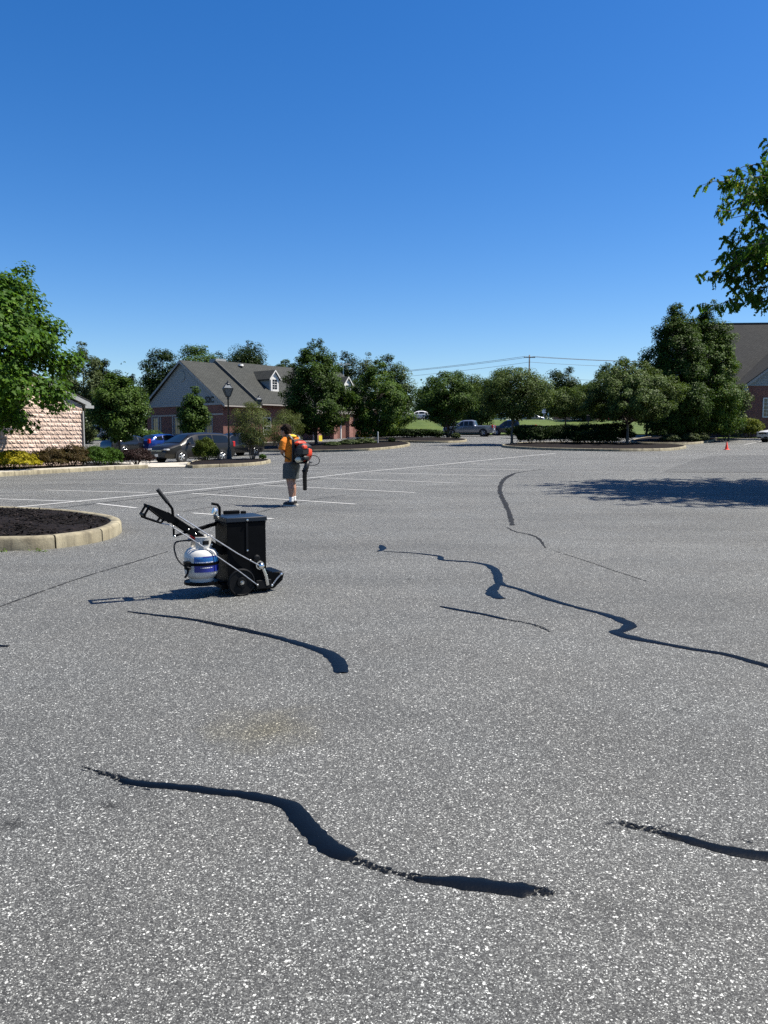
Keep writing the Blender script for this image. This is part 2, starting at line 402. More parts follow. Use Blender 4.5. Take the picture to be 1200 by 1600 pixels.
    l.new(g.outputs['Random Per Island'], r.inputs[0]); l.new(r.outputs[0], b.inputs['Base Color']); b.inputs['Roughness'].default_value = .8; b.inputs['Specular IOR Level'].default_value = .12
    # brick, siding, shingles, block
    def brick(name, c1, c2, mortar):
        m, n, l, b = nmat(name)
        tc = n.new('ShaderNodeTexCoord'); sp = n.new('ShaderNodeSeparateXYZ'); l.new(tc.outputs['Object'], sp.inputs[0])
        ad = n.new('ShaderNodeMath'); l.new(sp.outputs[0], ad.inputs[0]); l.new(sp.outputs[1], ad.inputs[1])
        cb = n.new('ShaderNodeCombineXYZ'); l.new(ad.outputs[0], cb.inputs[0]); l.new(sp.outputs[2], cb.inputs[1])
        br = n.new('ShaderNodeTexBrick'); br.inputs['Scale'].default_value = 1; br.inputs['Brick Width'].default_value = .21; br.inputs['Row Height'].default_value = .072
        br.inputs['Mortar Size'].default_value = .008; br.inputs['Color1'].default_value = (*c1, 1); br.inputs['Color2'].default_value = (*c2, 1); br.inputs['Mortar'].default_value = (*mortar, 1)
        l.new(cb.outputs[0], br.inputs['Vector'])
        ns = n.new('ShaderNodeTexNoise'); ns.inputs['Scale'].default_value = 1.2; ns.inputs['Detail'].default_value = 6; l.new(tc.outputs['Object'], ns.inputs['Vector'])
        mr = n.new('ShaderNodeMapRange'); mr.inputs[3].default_value = .7; mr.inputs[4].default_value = 1.3; l.new(ns.outputs[0], mr.inputs[0])
        mx = n.new('ShaderNodeVectorMath'); mx.operation = 'SCALE'; l.new(br.outputs['Color'], mx.inputs[0]); l.new(mr.outputs[0], mx.inputs['Scale'])
        l.new(mx.outputs[0], b.inputs['Base Color']); b.inputs['Roughness'].default_value = .85
        bp = n.new('ShaderNodeBump'); bp.inputs['Strength'].default_value = .5; bp.inputs['Distance'].default_value = .01; bp.invert = True
        l.new(br.outputs['Fac'], bp.inputs['Height']); l.new(bp.outputs[0], b.inputs['Normal'])
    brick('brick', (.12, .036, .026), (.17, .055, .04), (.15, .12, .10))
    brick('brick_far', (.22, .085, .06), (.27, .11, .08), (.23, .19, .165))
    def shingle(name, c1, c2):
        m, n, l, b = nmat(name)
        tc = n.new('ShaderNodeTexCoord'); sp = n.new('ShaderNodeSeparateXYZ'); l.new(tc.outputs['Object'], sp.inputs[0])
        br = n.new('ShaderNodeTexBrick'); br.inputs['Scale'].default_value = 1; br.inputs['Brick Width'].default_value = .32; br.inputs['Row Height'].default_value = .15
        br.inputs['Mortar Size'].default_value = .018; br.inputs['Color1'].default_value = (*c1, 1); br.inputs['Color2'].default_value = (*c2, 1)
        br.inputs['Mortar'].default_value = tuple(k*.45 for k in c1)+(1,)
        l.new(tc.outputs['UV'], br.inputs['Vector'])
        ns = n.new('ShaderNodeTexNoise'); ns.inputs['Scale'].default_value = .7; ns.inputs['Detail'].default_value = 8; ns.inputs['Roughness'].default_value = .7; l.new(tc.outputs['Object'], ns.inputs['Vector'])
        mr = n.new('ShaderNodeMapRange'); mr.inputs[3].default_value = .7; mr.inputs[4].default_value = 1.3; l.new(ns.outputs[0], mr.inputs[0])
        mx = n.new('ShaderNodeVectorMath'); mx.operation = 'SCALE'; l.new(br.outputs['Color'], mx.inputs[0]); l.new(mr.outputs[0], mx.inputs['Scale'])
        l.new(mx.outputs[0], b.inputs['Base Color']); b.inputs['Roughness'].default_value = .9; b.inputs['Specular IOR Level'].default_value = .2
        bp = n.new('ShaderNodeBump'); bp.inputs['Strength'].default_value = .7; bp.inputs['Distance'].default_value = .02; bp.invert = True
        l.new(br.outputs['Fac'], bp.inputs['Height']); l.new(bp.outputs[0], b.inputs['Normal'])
    shingle('shingle_shaded', (.019, .020, .021), (.029, .030, .030))  # shingle copy darkened: shade of the right building's roof put into its colour
    shingle('shingle', (.036, .038, .035), (.052, .054, .049))
    m, n, l, b = nmat('split_block')
    oi = n.new('ShaderNodeObjectInfo'); r = n.new('ShaderNodeValToRGB')
    r.color_ramp.elements[0].color = (.40, .30, .24, 1); r.color_ramp.elements[1].color = (.60, .465, .385, 1)
    l.new(oi.outputs['Random'], r.inputs[0])
    g = n.new('ShaderNodeNewGeometry'); ns = n.new('ShaderNodeTexNoise'); ns.inputs['Scale'].default_value = 9; ns.inputs['Detail'].default_value = 6; l.new(g.outputs['Position'], ns.inputs['Vector'])
    mr = n.new('ShaderNodeMapRange'); mr.inputs[3].default_value = .65; mr.inputs[4].default_value = 1.35; l.new(ns.outputs[0], mr.inputs[0])
    mx = n.new('ShaderNodeVectorMath'); mx.operation = 'SCALE'; l.new(r.outputs[0], mx.inputs[0]); l.new(mr.outputs[0], mx.inputs['Scale'])
    l.new(mx.outputs[0], b.inputs['Base Color']); b.inputs['Roughness'].default_value = .9
    bp = n.new('ShaderNodeBump'); bp.inputs['Strength'].default_value = .8; bp.inputs['Distance'].default_value = .03
    l.new(ns.outputs[0], bp.inputs['Height']); l.new(bp.outputs[0], b.inputs['Normal'])
    # leaves
    leafmat('leaf_maple', (0.0237, 0.0606, 0.0063), (0.0592, 0.1212, 0.0116), (0.1024, 0.1616, 0.0211))
    leafmat('leaf_locust', (0.0264, 0.0741, 0.0130), (0.0723, 0.1421, 0.0178), (0.2412, 0.2224, 0.0243), trans=.42)
    leafmat('leaf_dark', (0.0087, 0.0202, 0.0043), (0.0208, 0.0393, 0.0069), trans=.2)
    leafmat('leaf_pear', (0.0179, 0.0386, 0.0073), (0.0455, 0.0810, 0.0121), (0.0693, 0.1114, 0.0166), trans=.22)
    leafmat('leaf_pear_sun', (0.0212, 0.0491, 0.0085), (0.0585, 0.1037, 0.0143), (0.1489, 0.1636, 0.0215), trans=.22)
    leafmat('leaf_crab', (0.0347, 0.0585, 0.0151), (0.0715, 0.1045, 0.0260), (0.1020, 0.1360, 0.0410), trans=.22)
    leafmat('leaf_myrtle', (0.0389, 0.0532, 0.0150), (0.0788, 0.0998, 0.0280), (0.1576, 0.1426, 0.0560), trans=.22)
    leafmat('leaf_mid', (0.0250, 0.0531, 0.0091), (0.0575, 0.0983, 0.0155), (0.0959, 0.1378, 0.0322), trans=.22)
    leafmat('leaf_far', (0.0245, 0.0460, 0.0124), (0.0530, 0.0836, 0.0206), trans=.2)
    leafmat('leaf_grey', (0.0371, 0.0532, 0.0211), (0.0696, 0.0903, 0.0342), trans=.2)
    leafmat('leaf_gold', (0.1584, 0.1440, 0.0086), (0.2880, 0.2448, 0.0144), (0.3456, 0.3024, 0.0360), trans=.25)
    leafmat('leaf_rust', (0.0288, 0.0216, 0.0086), (0.0612, 0.0418, 0.0158), (0.0432, 0.0612, 0.0144), trans=.2)
    leafmat('leaf_box', (0.0203, 0.0523, 0.0074), (0.0510, 0.0998, 0.0113), trans=.2)
    leafmat('leaf_plum', (0.0144, 0.0086, 0.0086), (0.0346, 0.0202, 0.0173), trans=.15)
    leafmat('leaf_ball', (0.0371, 0.0589, 0.0074), (0.0742, 0.0998, 0.0125), trans=.2)
    leafmat('leaf_dogwood', (0.0371, 0.0665, 0.0156), (0.0696, 0.1045, 0.0248), (0.3895, 0.4087, 0.2116), trans=.2)
    leafmat('leaf_yellowbush', (0.0463, 0.0760, 0.0094), (0.1484, 0.1616, 0.0187), trans=.2)
    leafmat('grass_blade', (0.0556, 0.1045, 0.0125), (0.1113, 0.1806, 0.0217), trans=.2)
    plain('bark', (0.0510, 0.0408, 0.0330), .9, var=.3, scale=12, bump=.8, bscale=25)
    plain('bark_pale', (0.1190, 0.0980, 0.0805), .9, var=.3, scale=12, bump=.8, bscale=25)
    # metals, paints
    plain('black_paint', (.0025, .0028, .0035), .42, spec=.07, var=.3, bump=.05, bscale=200)
    plain('black_lid', (.005, .009, .016), .4, spec=.35, var=.2)
    plain('chrome', (.72, .72, .70), .22, metal=1, var=.1, scale=40)
    plain('steel', (.45, .45, .44), .4, metal=1, var=.2, scale=30)
    plain('rubber', (0.0050, 0.0055, 0.0065), .7, var=.25, scale=20, bump=.1)
    plain('plate_dark', (.004, .0045, .0055), .5, spec=.15, var=.25, scale=20)
    plain('tank_white', (0.4960, 0.4880, 0.4640), .35, var=.08, scale=6)
    plain('label_blue', (.010, .085, .26), .35, var=.15); plain('label_navy', (.010, .018, .16), .35, var=.15)
    plain('print_white', (.75, .75, .75), .5)
    plain('red_plastic', (.48, .012, .03), .4)
    plain('shirt_orange', (.58, .165, .006), .85, var=.12, scale=14, bump=.35, bscale=18)
    plain('shirt_yellow', (.70, .48, .03), .85, var=.1)
    plain('shorts_grey', (0.0595, 0.0665, 0.0644), .9, var=.15, scale=14, bump=.35, bscale=18)
    plain('skin', (0.3150, 0.1650, 0.1087), .55, var=.1, scale=10)
    plain('hair', (.012, .007, .004), .7, spec=.1, var=.4, scale=40, bump=.9, bscale=70)
    plain('sock_white', (0.6375, 0.6375, 0.6290), .9, bump=.3, bscale=80)
    plain('shoe_black', (.014, .014, .016), .6, var=.3); plain('sole_pale', (.42, .40, .36), .7)
    plain('blower_red', (0.5280, 0.0440, 0.0144), .42, var=.15); plain('blower_black', (0.0050, 0.0050, 0.0055), .5)
    plain('blower_tank', (.62, .58, .44), .45); plain('phone_black', (.01, .01, .012), .2)
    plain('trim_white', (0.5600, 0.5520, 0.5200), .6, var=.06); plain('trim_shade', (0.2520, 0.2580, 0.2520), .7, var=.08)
    plain('trim_tan', (0.2827, 0.2604, 0.2306), .7, var=.08)
    plain('siding', (0.2257, 0.2418, 0.2337), .75, var=.06, scale=3)
    plain('siding_grey', (0.2418, 0.2558, 0.2558), .75, var=.06, scale=3)
    plain('fascia_dark', (0.0500, 0.0525, 0.0500), .7, var=.1)
    plain('glass_dark', (.012, .018, .024), .06, spec=.7, var=.1)
    plain('glass_car', (.006, .009, .012), .06, spec=.4, var=.1)
    plain('lamp_glass', (0.1100, 0.1250, 0.1350), .25, spec=.5)
    plain('lamp_black', (.008, .010, .012), .45)
    plain('car_grey', (.0095, .0088, .0080), .42, metal=.3, var=.04, coat=.2); plain('car_blue', (.005, .026, .16), .25, metal=.3, var=.04, coat=.7)
    plain('car_dark', (0.0060, 0.0066, 0.0084), .25, var=.05, coat=.7); plain('car_white', (0.5920, 0.6000, 0.6080), .3, var=.04, coat=.5)
    plain('car_silver', (0.2040, 0.2220, 0.2580), .3, metal=.55, var=.04, coat=.5); plain('car_navy', (0.0072, 0.0108, 0.0270), .25, metal=.2, var=.05, coat=.6)
    plain('car_red', (.36, .02, .03), .3, var=.05, coat=.5); plain('car_teal', (.10, .17, .20), .3, var=.05, coat=.5)
    plain('plastic_dark', (0.0100, 0.0105, 0.0115), .6); plain('lens_red', (.40, .01, .012), .2); plain('lens_clear', (.32, .33, .34), .12, spec=.7)
    plain('rim', (.55, .56, .57), .3, metal=.8); plain('plate_white', (.6, .62, .62), .5)
    plain('mower_yellow', (.62, .38, .01), .4); plain('cone_orange', (.85, .06, .02), .5, var=.06)
    plain('sign_white', (.75, .75, .74), .5); plain('sign_yellow', (.72, .58, .03), .5)
    plain('pole_wood', (.12, .095, .075), .9, var=.25, bump=.4); plain('pole_grey', (.42, .43, .42), .6, var=.1)
    plain('wire', (.03, .03, .035), .7)
make_materials()

def slope_uv(o):
    me = o.data; uv = me.uv_layers.new(name='UVMap')
    for p in me.polygons:
        nrm = p.normal; u = Vector((0, 0, 1)).cross(nrm)
        u = u.normalized() if u.length > .05 else Vector((1, 0, 0))
        v = nrm.cross(u)
        for li in p.loop_indices:
            c = me.vertices[me.loops[li].vertex_index].co
            uv.data[li].uv = (c.dot(u), c.dot(v))
    return o

# ------------------------------------------------------------------ ground
def sheet(name, xs, ys, dz, mat, label=None, parent=None):
    mb = MB(); mb.grid([[(x, y, T(x, y)+dz) for x in xs] for y in ys])
    o = mb.build(name, mat, parent, smooth=True)
    if parent is None: tag(o, kind='structure', label=label)
    return o
def fr(a, b, s): n = max(1, int(round((b-a)/s))); return [a+(b-a)*i/n for i in range(n+1)]
sheet('ground', fr(-900, -120, 60)+fr(-120, 120, 6)[1:]+fr(120, 900, 60)[1:], fr(-60, 300, 6)+fr(300, 1800, 100)[1:], -.14, 'grass', 'grassy ground reaching to the horizon')
lot = sheet('parking_lot', fr(-75, 75, 1.5), fr(-14, 94, 1.5), 0.0, 'asphalt', 'worn grey asphalt parking lot with pale aggregate')
sheet('lawn', fr(-30, 75, 2.5), fr(97, 121, 2), .06, 'grass', 'sunlit grass bank behind the lot')
sheet('road', fr(-80, 90, 5), fr(122, 131, 3), .05, 'asphalt', 'road along the top of the grass bank')
# darker repaved lane at the right
def poly_sheet(name, pix, dz, mat, parent=None, pts=None):
    P = pts or [at(*p) for p in pix]
    n = len(P); cx = sum(p.x for p in P)/n; cy = sum(p.y for p in P)/n
    rows = []
    for k in range(0, 25):
        f = k/24; rows.append([(cx+(p.x-cx)*f, cy+(p.y-cy)*f, T(cx+(p.x-cx)*f, cy+(p.y-cy)*f)+dz) for p in P+[P[0]]])
    mb = MB(); mb.grid(rows); o = mb.build(name, mat, parent, smooth=True)
    if parent is None: tag(o, kind='structure')
    return o
Lc = catmull([at(*p) for p in ((1112, 712), (1096, 716), (1062, 727), (1036, 738))], .8); Rc = [at(1275, 711), at(1275, 739)]
rows = []
for i, p_ in enumerate(Lc):
    r_ = Rc[0].lerp(Rc[1], i/(len(Lc)-1)); rows.append([(v.x, v.y, T(v.x, v.y)+.008) for v in (p_.lerp(r_, k/16) for k in range(17))])
o = tag(MB().grid(rows).build('repaved_lane', 'asphalt_dark', None, smooth=True), 'darker repaved asphalt lane beside the orange cone', kind='structure')

# painted stall lines
def line(p0, p1, w=.10, name='parking_line', parent=lot, mat='line_paint', dz=.005):
    a, b = at(*p0), at(*p1); d = (b-a); L = d.length; d.normalize(); nrm = Vector((-d.y, d.x, 0)).normalized()
    n = max(2, int(L/.7)); rows = []
    for i in range(n+1):
        p = a + d*(L*i/n)
        rows.append([(q.x, q.y, T(q.x, q.y)+dz) for q in (p-nrm*w/2, p+nrm*w/2)])
    MB().grid(rows).build(name, mat, parent)
diag = [(-40, 799), (125, 783), (267, 769.5), (427, 753), (560, 738), (700, 725), (869, 708)]
for a, b in zip(diag[:-1], diag[1:]): line(a, b, .12)
for a, b in (((-60, 778), (128, 784)), ((69, 766), (229, 770)), ((187, 756), (341, 758)), ((285, 746.5), (416, 748.6)), ((368, 739.5), (470, 741)),
             ((440, 733.5), (540, 735)), ((152, 787), (213, 794)), ((299, 771), (555, 788)), ((301, 802), (427, 811)), ((405, 758), (648, 770)), ((500, 747), (723, 755.4)),
             ((576, 739), (784, 744)), ((651, 731.5), (832, 734.7)), ((736, 725), (858, 727)), ((1163, 695), (1196, 688))):
    line(a, b, .10, dz=.0065)

# crack sealant
rs = np.random.default_rng(11)
def strip(name, label, pts, mat, cat='crack sealant', wf=1.0, step=.012, jag=.15, group=None, crown=.006, parent=None):
    """pts: (px, py, width in m) along the crack"""
    W = [Vector((*(at(p[0], p[1]).xy), p[2])) for p in pts]
    C = catmull(W, step)
    n = len(C); kern = np.array([.25, .5, .25])
    jl = rs.normal(0, 1, n+4); jr = rs.normal(0, 1, n+4)
    lowl = np.interp(np.arange(n), np.arange(0, n+12, 12), rs.normal(0, 1, len(np.arange(0, n+12, 12)))); lowr = np.interp(np.arange(n), np.arange(0, n+12, 12), rs.normal(0, 1, len(np.arange(0, n+12, 12))))
    jl = np.convolve(jl, kern, 'same')[2:2+n]+lowl*.3; jr = np.convolve(jr, kern, 'same')[2:2+n]+lowr*.3
    rows = []
    for i, c in enumerate(C):
        t = C[min(i+1, n-1)]-C[max(i-1, 0)]; t = Vector((t.x, t.y)); t.normalize() if t.length > 0 else None
        nr = Vector((-t.y, t.x)); w = max(.004, c.z*wf)/2
        end = min(1, (min(i, n-1-i)+.6)*step/(w*1.2)); w *= math.sqrt(max(.05, 1-(1-end)**2))
        wl, wr = w*(1+jag*jl[i]), w*(1+jag*jr[i])
        p = Vector((c.x, c.y)); row = []
        for (f, hgt) in ((-1, .0015), (-.6, .7), (0, 1), (.6, .7), (1, .0015)):
            q = p + nr*(f*(wl if f < 0 else wr))
            row.append((q.x, q.y, T(q.x, q.y) + (hgt if hgt < .01 else .0025+crown*hgt*(.8+.2*lowl[i]*.3))))
        rows.append(row)
    o = MB().grid(rows).build(name, mat, parent, smooth=True)
    if parent is None: tag(o, label, cat, group)
    return o
def spatter(px, py, n, sx, sy, parent, size=.008, mat='seal_fresh', ang=0):
    """thin drag marks and specks of sealant about the end of a strip"""
    c = at(px, py); mb = MB(); r = random.Random(int(px*7+py))
    ca, sa = math.cos(ang), math.sin(ang)
    for _ in range(int(n*1.6)):
        u, v = r.gauss(0, sx), r.gauss(0, sy); x, y = c.x+u*ca-v*sa, c.y+u*sa+v*ca; s = size*r.uniform(.15, .6)
        k = r.randint(6, 8); a0 = ang+r.gauss(0, .25); L = s*r.choice((1, 1.3, 2, 4, 8))
        vs = []
        for i in range(k):
            e = r.uniform(.55, 1.25); g = 6.283*i/k
            vs.append((x+math.cos(a0)*L*math.cos(g)*e-math.sin(a0)*s*math.sin(g)*e, y+math.sin(a0)*L*math.cos(g)*e+math.cos(a0)*s*math.sin(g)*e, T(x, y)+.003))
        mb.add(vs, [tuple(range(k))])
    o = mb.build('spatter', mat, parent); o['kind'] = 'stuff'; return o
G = 'fresh crack sealant strips'
a = strip('sealant_strip', 'wide fresh black sealant strip curving down across the near asphalt, left of centre',
      [(188, 1219, .035), (215, 1224, .055), (280, 1230, .062), (350, 1238, .066), (410, 1247, .070), (452, 1259, .082), (475, 1285, .09), (500, 1312, .092), (528, 1332, .09), (555, 1340, .075)], 'seal_fresh', wf=0.92, group=G)
strip('feathered_end', None, [(128, 1198, .008), (155, 1206, .018), (178, 1212, .032), (200, 1220, .05), (222, 1225, .05)], 'seal_thin', crown=.002, jag=.4, parent=a)
spatter(178, 1214, 60, .09, .018, a, .005, ang=-.3); spatter(208, 1225, 40, .03, .03, a, .006)
strip('sealant_strip', 'thin broken sealant smear joining the two near black strips', [(548, 1341, .04), (580, 1353, .035), (620, 1364, .028), (655, 1371, .035), (690, 1378, .05)], 'seal_thin', group=G, crown=.002, jag=.3)
a = strip('sealant_strip', 'short thick black sealant strip nearest the bottom of the photo', [(648, 1374, .03), (690, 1377, .055), (730, 1380, .075), (780, 1386, .078), (825, 1391, .078), (835, 1393, .07)], 'seal_fresh', group=G)
strip('feathered_end', None, [(822, 1391, .07), (840, 1393, .06), (855, 1394, .045), (866, 1397, .03)], 'seal_thin', crown=.002, jag=.4, parent=a)
spatter(848, 1392, 55, .04, .022, a, .0035); spatter(655, 1372, 50, .06, .012, a, .004, ang=-.2)
a = strip('sealant_strip', 'black sealant strip running off the right edge in the foreground', [(1035, 1302, .03), (1070, 1311, .055), (1110, 1323, .062), (1160, 1333, .068), (1215, 1340, .075), (1300, 1350, .075)], 'seal_fresh', group=G)
strip('feathered_end', None, [(968, 1284, .03), (990, 1291, .045), (1015, 1297, .035), (1040, 1303, .045), (1065, 1310, .05)], 'seal_thin', crown=.002, jag=.4, parent=a)
spatter(1005, 1293, 90, .07, .022, a, .004, ang=-.2); spatter(1150, 1312, 30, .12, .012, a, .0035, ang=-.15)
strip('sealant_strip', 'tapering black sealant strip in front of the melter machine', [(200, 956, .03), (240, 961, .055), (300, 968, .075), (360, 980, .085), (420, 993, .09), (475, 1008, .10), (510, 1020, .115), (528, 1035, .13), (535, 1052, .125)], 'seal_fresh', wf=0.8, group=G, step=.025)
a = strip('sealant_strip', 'long winding dark sealant strip crossing the middle asphalt to the right edge',
      [(600, 862, .05), (640, 864, .06), (685, 869, .09), (692, 875, .12), (740, 879, .11), (766, 885, .13), (778, 898, .14), (781, 911, .12), (815, 922, .10), (850, 934, .12), (900, 949, .09), (945, 960, .12), (975, 971, .15), (985, 978, .14), (975, 984, .13), (962, 988, .14), (985, 996, .15), (1020, 1003, .11), (1080, 1014, .10), (1140, 1024, .10), (1200, 1041, .11), (1290, 1066, .11)], 'seal_fresh', wf=0.72, group=G, step=.03)
strip('sealant_strip', 'small hooked dab of sealant at the far end of the winding strip', [(590, 862, .06), (597, 859, .10), (598, 855, .12), (595, 852, .06)], 'seal_fresh', wf=0.8, group=G, step=.03)
strip('sealant_strip', 'stub of sealant hanging down from the bend of the winding strip', [(781, 911, .10), (772, 918, .13), (768, 926, .16), (775, 932, .15), (785, 936, .10)], 'seal_fresh', wf=0.75, group=G, step=.02)
strip('sealant_strip', 'short straight dark sealant strip below the winding one', [(688, 948, .035), (710, 952, .06), (750, 959, .055), (790, 968, .045)], 'seal_fresh', group=G, step=.02)
strip('sealant_strip', 'faint broken tail of the short straight sealant strip', [(785, 967, .04), (820, 973, .035), (845, 980, .04), (858, 987, .03)], 'seal_thin', group=G, step=.02, crown=.002, jag=.3)
strip('sealant_strip', 'black sealant dab cut off by the left edge', [(-40, 1006, .04), (-5, 1009, .05), (14, 1010, .035)], 'seal_fresh', group=G, step=.02)
G2 = 'old sealed cracks'
OLD = [('old dark sealed seam running from the left edge to the melter machine', [(-40, 962, .05), (0, 948, .05), (60, 926, .06), (130, 902, .06), (190, 884, .06), (262, 862, .05)]),
       ('old sealed seam along the near side of the long white line', [(-60, 806, .16), (60, 797, .16), (150, 787, .2), (240, 776.5, .18), (330, 767, .2), (440, 755.5, .2), (500, 748, .18)]),
       ('broken crescent of old sealant bending through the middle distance', [(850, 733.5, .16), (812, 738, .26), (795, 744, .32), (785, 752, .3), (781, 763, .26), (783, 775, .24), (790, 788, .22), (796, 803, .22), (801, 821, .18)]),
       ('small ragged sealed crack below the crescent', [(792, 824, .06), (806, 831, .12), (826, 835, .12), (842, 842, .1), (852, 856, .05)]),
       ('hairline crack trailing to the right of the crescent', [(870, 862, .03), (920, 878, .035), (960, 892, .03), (1010, 908, .03)]),
       ('thin sealed crack left of the standing worker', [(280, 781, .07), (330, 774, .1), (360, 768, .08), (395, 764, .06)]),
       ('thin sealed crack running past the worker shoes', [(398, 802, .07), (450, 789, .08), (520, 776, .08), (560, 772, .06)]),
       ('thin sealed crack between melter lid and worker shadow', [(285, 800, .06), (320, 794, .07), (370, 788, .06)]),
       ('thin sealed crack by the mulched island', [(60, 796, .08), (110, 800, .1), (140, 801, .06)]),
       ('thin sealed crack crossing behind the long white line', [(300, 756, .12), (360, 750, .14), (420, 745, .12)])]
for lb, p in OLD: strip('sealed_crack', lb, p, 'seal_old', cat='crack', wf=.46, group=G2, step=.03 if p[0][1] > 820 else .06, crown=.002, jag=.3)

# ------------------------------------------------------------------ foliage
LEAF = {'plain': [(0, 0, 0), (-.32, .45, .10), (0, 1, -.06), (.32, .45, .10)],
        'narrow': [(0, 0, 0), (-.16, .45, .05), (0, 1, -.05), (.16, .45, .05)],
        'maple': [(0, 0, 0), (-.52, .36, .10), (-.20, .62, .02), (0, 1.0, -.08), (.20, .62, .02), (.52, .36, .10)]}
def leaves(name, C, size, out, rng, mat, parent, shape='plain', up=.55, droop=.25, jit=.5):
    N = len(C)
    nrm = out*.6 + np.array([0, 0, up]) + rng.normal(0, 1, (N, 3))*jit*.6
    nrm /= np.linalg.norm(nrm, axis=1)[:, None]
    d = out*.5 + rng.normal(0, 1, (N, 3)) - np.array([0, 0, droop*2])
    d -= nrm*np.sum(d*nrm, axis=1)[:, None]; d /= np.linalg.norm(d, axis=1)[:, None]+1e-9
    s = np.cross(d, nrm)
    L = np.array(LEAF[shape]); k = len(L)
    L = L - np.array([0, .5, 0])
    V = C[:, None, :] + size[:, None, None]*(L[None, :, 0:1]*s[:, None, :] + L[None, :, 1:2]*d[:, None, :] + L[None, :, 2:3]*nrm[:, None, :])
    me = np_mesh(name, V.reshape(-1, 3), np.arange(N*k), k)
    return link(name, me, mat, parent)

DENS, BIG = 1.7, 1.2
def tree(name, label, x, y, h, prof, cb, ncl, nlf, ls, mat, seed, tr=.12, cr=None, group=None, bark='bark', dz=0.0, shape='plain', limbs=16, stems=1, asp=(1, 1), lean=(0, 0), droop=.25, cat='tree', inner=.12, z0=None):
    nlf *= DENS; ls *= BIG
    rng = np.random.default_rng(seed); z = T(x, y)+dz if z0 is None else z0
    root = thing(name, label, cat, (x, y, z), 0, group)
    f, r = np.array([p[0] for p in prof]), np.array([p[1] for p in prof]); rm = r.max()
    tt = rng.random(ncl*12); rr = np.interp(tt, f, r); tt = tt[rng.random(len(tt)) < (rr/rm)**1.2+.03][:ncl]
    n = len(tt); rr = np.interp(tt, f, r); an = rng.uniform(0, 2*np.pi, n); p1, p2 = rng.uniform(0, 6, 2)
    lob = 1+.15*np.sin(3*an+p1+6*tt)+.13*np.sin(5*an+p2-9*tt)+.09*np.sin(2*an+17*tt)+.07*np.sin(7*an+23*tt+p2)
    rad = rr*lob*np.sqrt(rng.uniform(inner, 1, n))
    zz = cb+(h-cb)*tt
    cx = np.cos(an)*rad*asp[0]+lean[0]*tt; cy = np.sin(an)*rad*asp[1]+lean[1]*tt
    cc = np.stack([cx, cy, zz], 1)
    cr = cr or rm*.17+.08
    crs = cr*rng.uniform(.55, 1.25, n)*np.clip(rr/rm+.35, .4, 1)
    idx = np.repeat(np.arange(n), np.maximum(8, (nlf*(crs/cr)**1.6)).astype(int))
    off = rng.normal(0, 1, (len(idx), 3)); ln = np.linalg.norm(off, axis=1)[:, None]; off = off/ln*np.minimum(ln, 1.9)
    C = cc[idx] + off*crs[idx][:, None]*np.array([.72, .72, .52])
    cen = np.array([lean[0]*.5, lean[1]*.5, cb+(h-cb)*.45]); out = C-cen; out /= np.linalg.norm(out, axis=1)[:, None]+1e-6
    o2 = off/(np.linalg.norm(off, axis=1)[:, None]+1e-6); out = out*.6+o2*.6
    leaves('crown', C, ls*rng.uniform(.6, 1.25, len(C)), out, rng, mat, root, shape, droop=droop)
    mb = MB(); wob = rng.normal(0, .05, (6, 2)); htop = cb+(h-cb)*.72
    if stems == 1:
        pts = [(wob[i][0]*i*.35+lean[0]*(i/5)**2*.7, wob[i][1]*i*.35+lean[1]*(i/5)**2*.7, -.1+(htop+.1)*i/5) for i in range(6)]
        mb.tube([pts[0], (pts[0][0], pts[0][1], .12)]+pts[1:], [tr*1.45, tr*1.08]+[tr*(1-.16*i) for i in range(1, 6)], 9)
        axis = lambda zq: Vector((np.interp(zq, [p[2] for p in pts], [p[0] for p in pts]), np.interp(zq, [p[2] for p in pts], [p[1] for p in pts]), zq))
    else:
        axis = lambda zq: Vector((0, 0, max(.1, min(zq, cb*.5))))
        for i in range(stems):
            a = 2*math.pi*i/stems+rng.uniform(-.3, .3); R = rm*.45
            mb.tube([(.08*math.cos(a), .08*math.sin(a), -.05), (R*.35*math.cos(a), R*.35*math.sin(a), cb*.6), (R*.8*math.cos(a), R*.8*math.sin(a), cb+(h-cb)*.35), (R*math.cos(a), R*math.sin(a), cb+(h-cb)*.7)], [tr, tr*.8, tr*.55, tr*.2], 7)
    for i in rng.choice(n, min(limbs, n), replace=False):
        e = Vector(cc[i]); b = axis(max(cb*.75, min(htop*.95, e.z - .55*math.hypot(e.x, e.y)-.1)))
        m = b.lerp(e, .5)+Vector((0, 0, .12*(e-b).length*(1 if droop < .4 else 1.4)))
        q = tr*.34
        mb.tube([b, m, e], [q, q*.62, q*.22], 5)
    mb.build('trunk', bark, root, smooth=True)
    return root

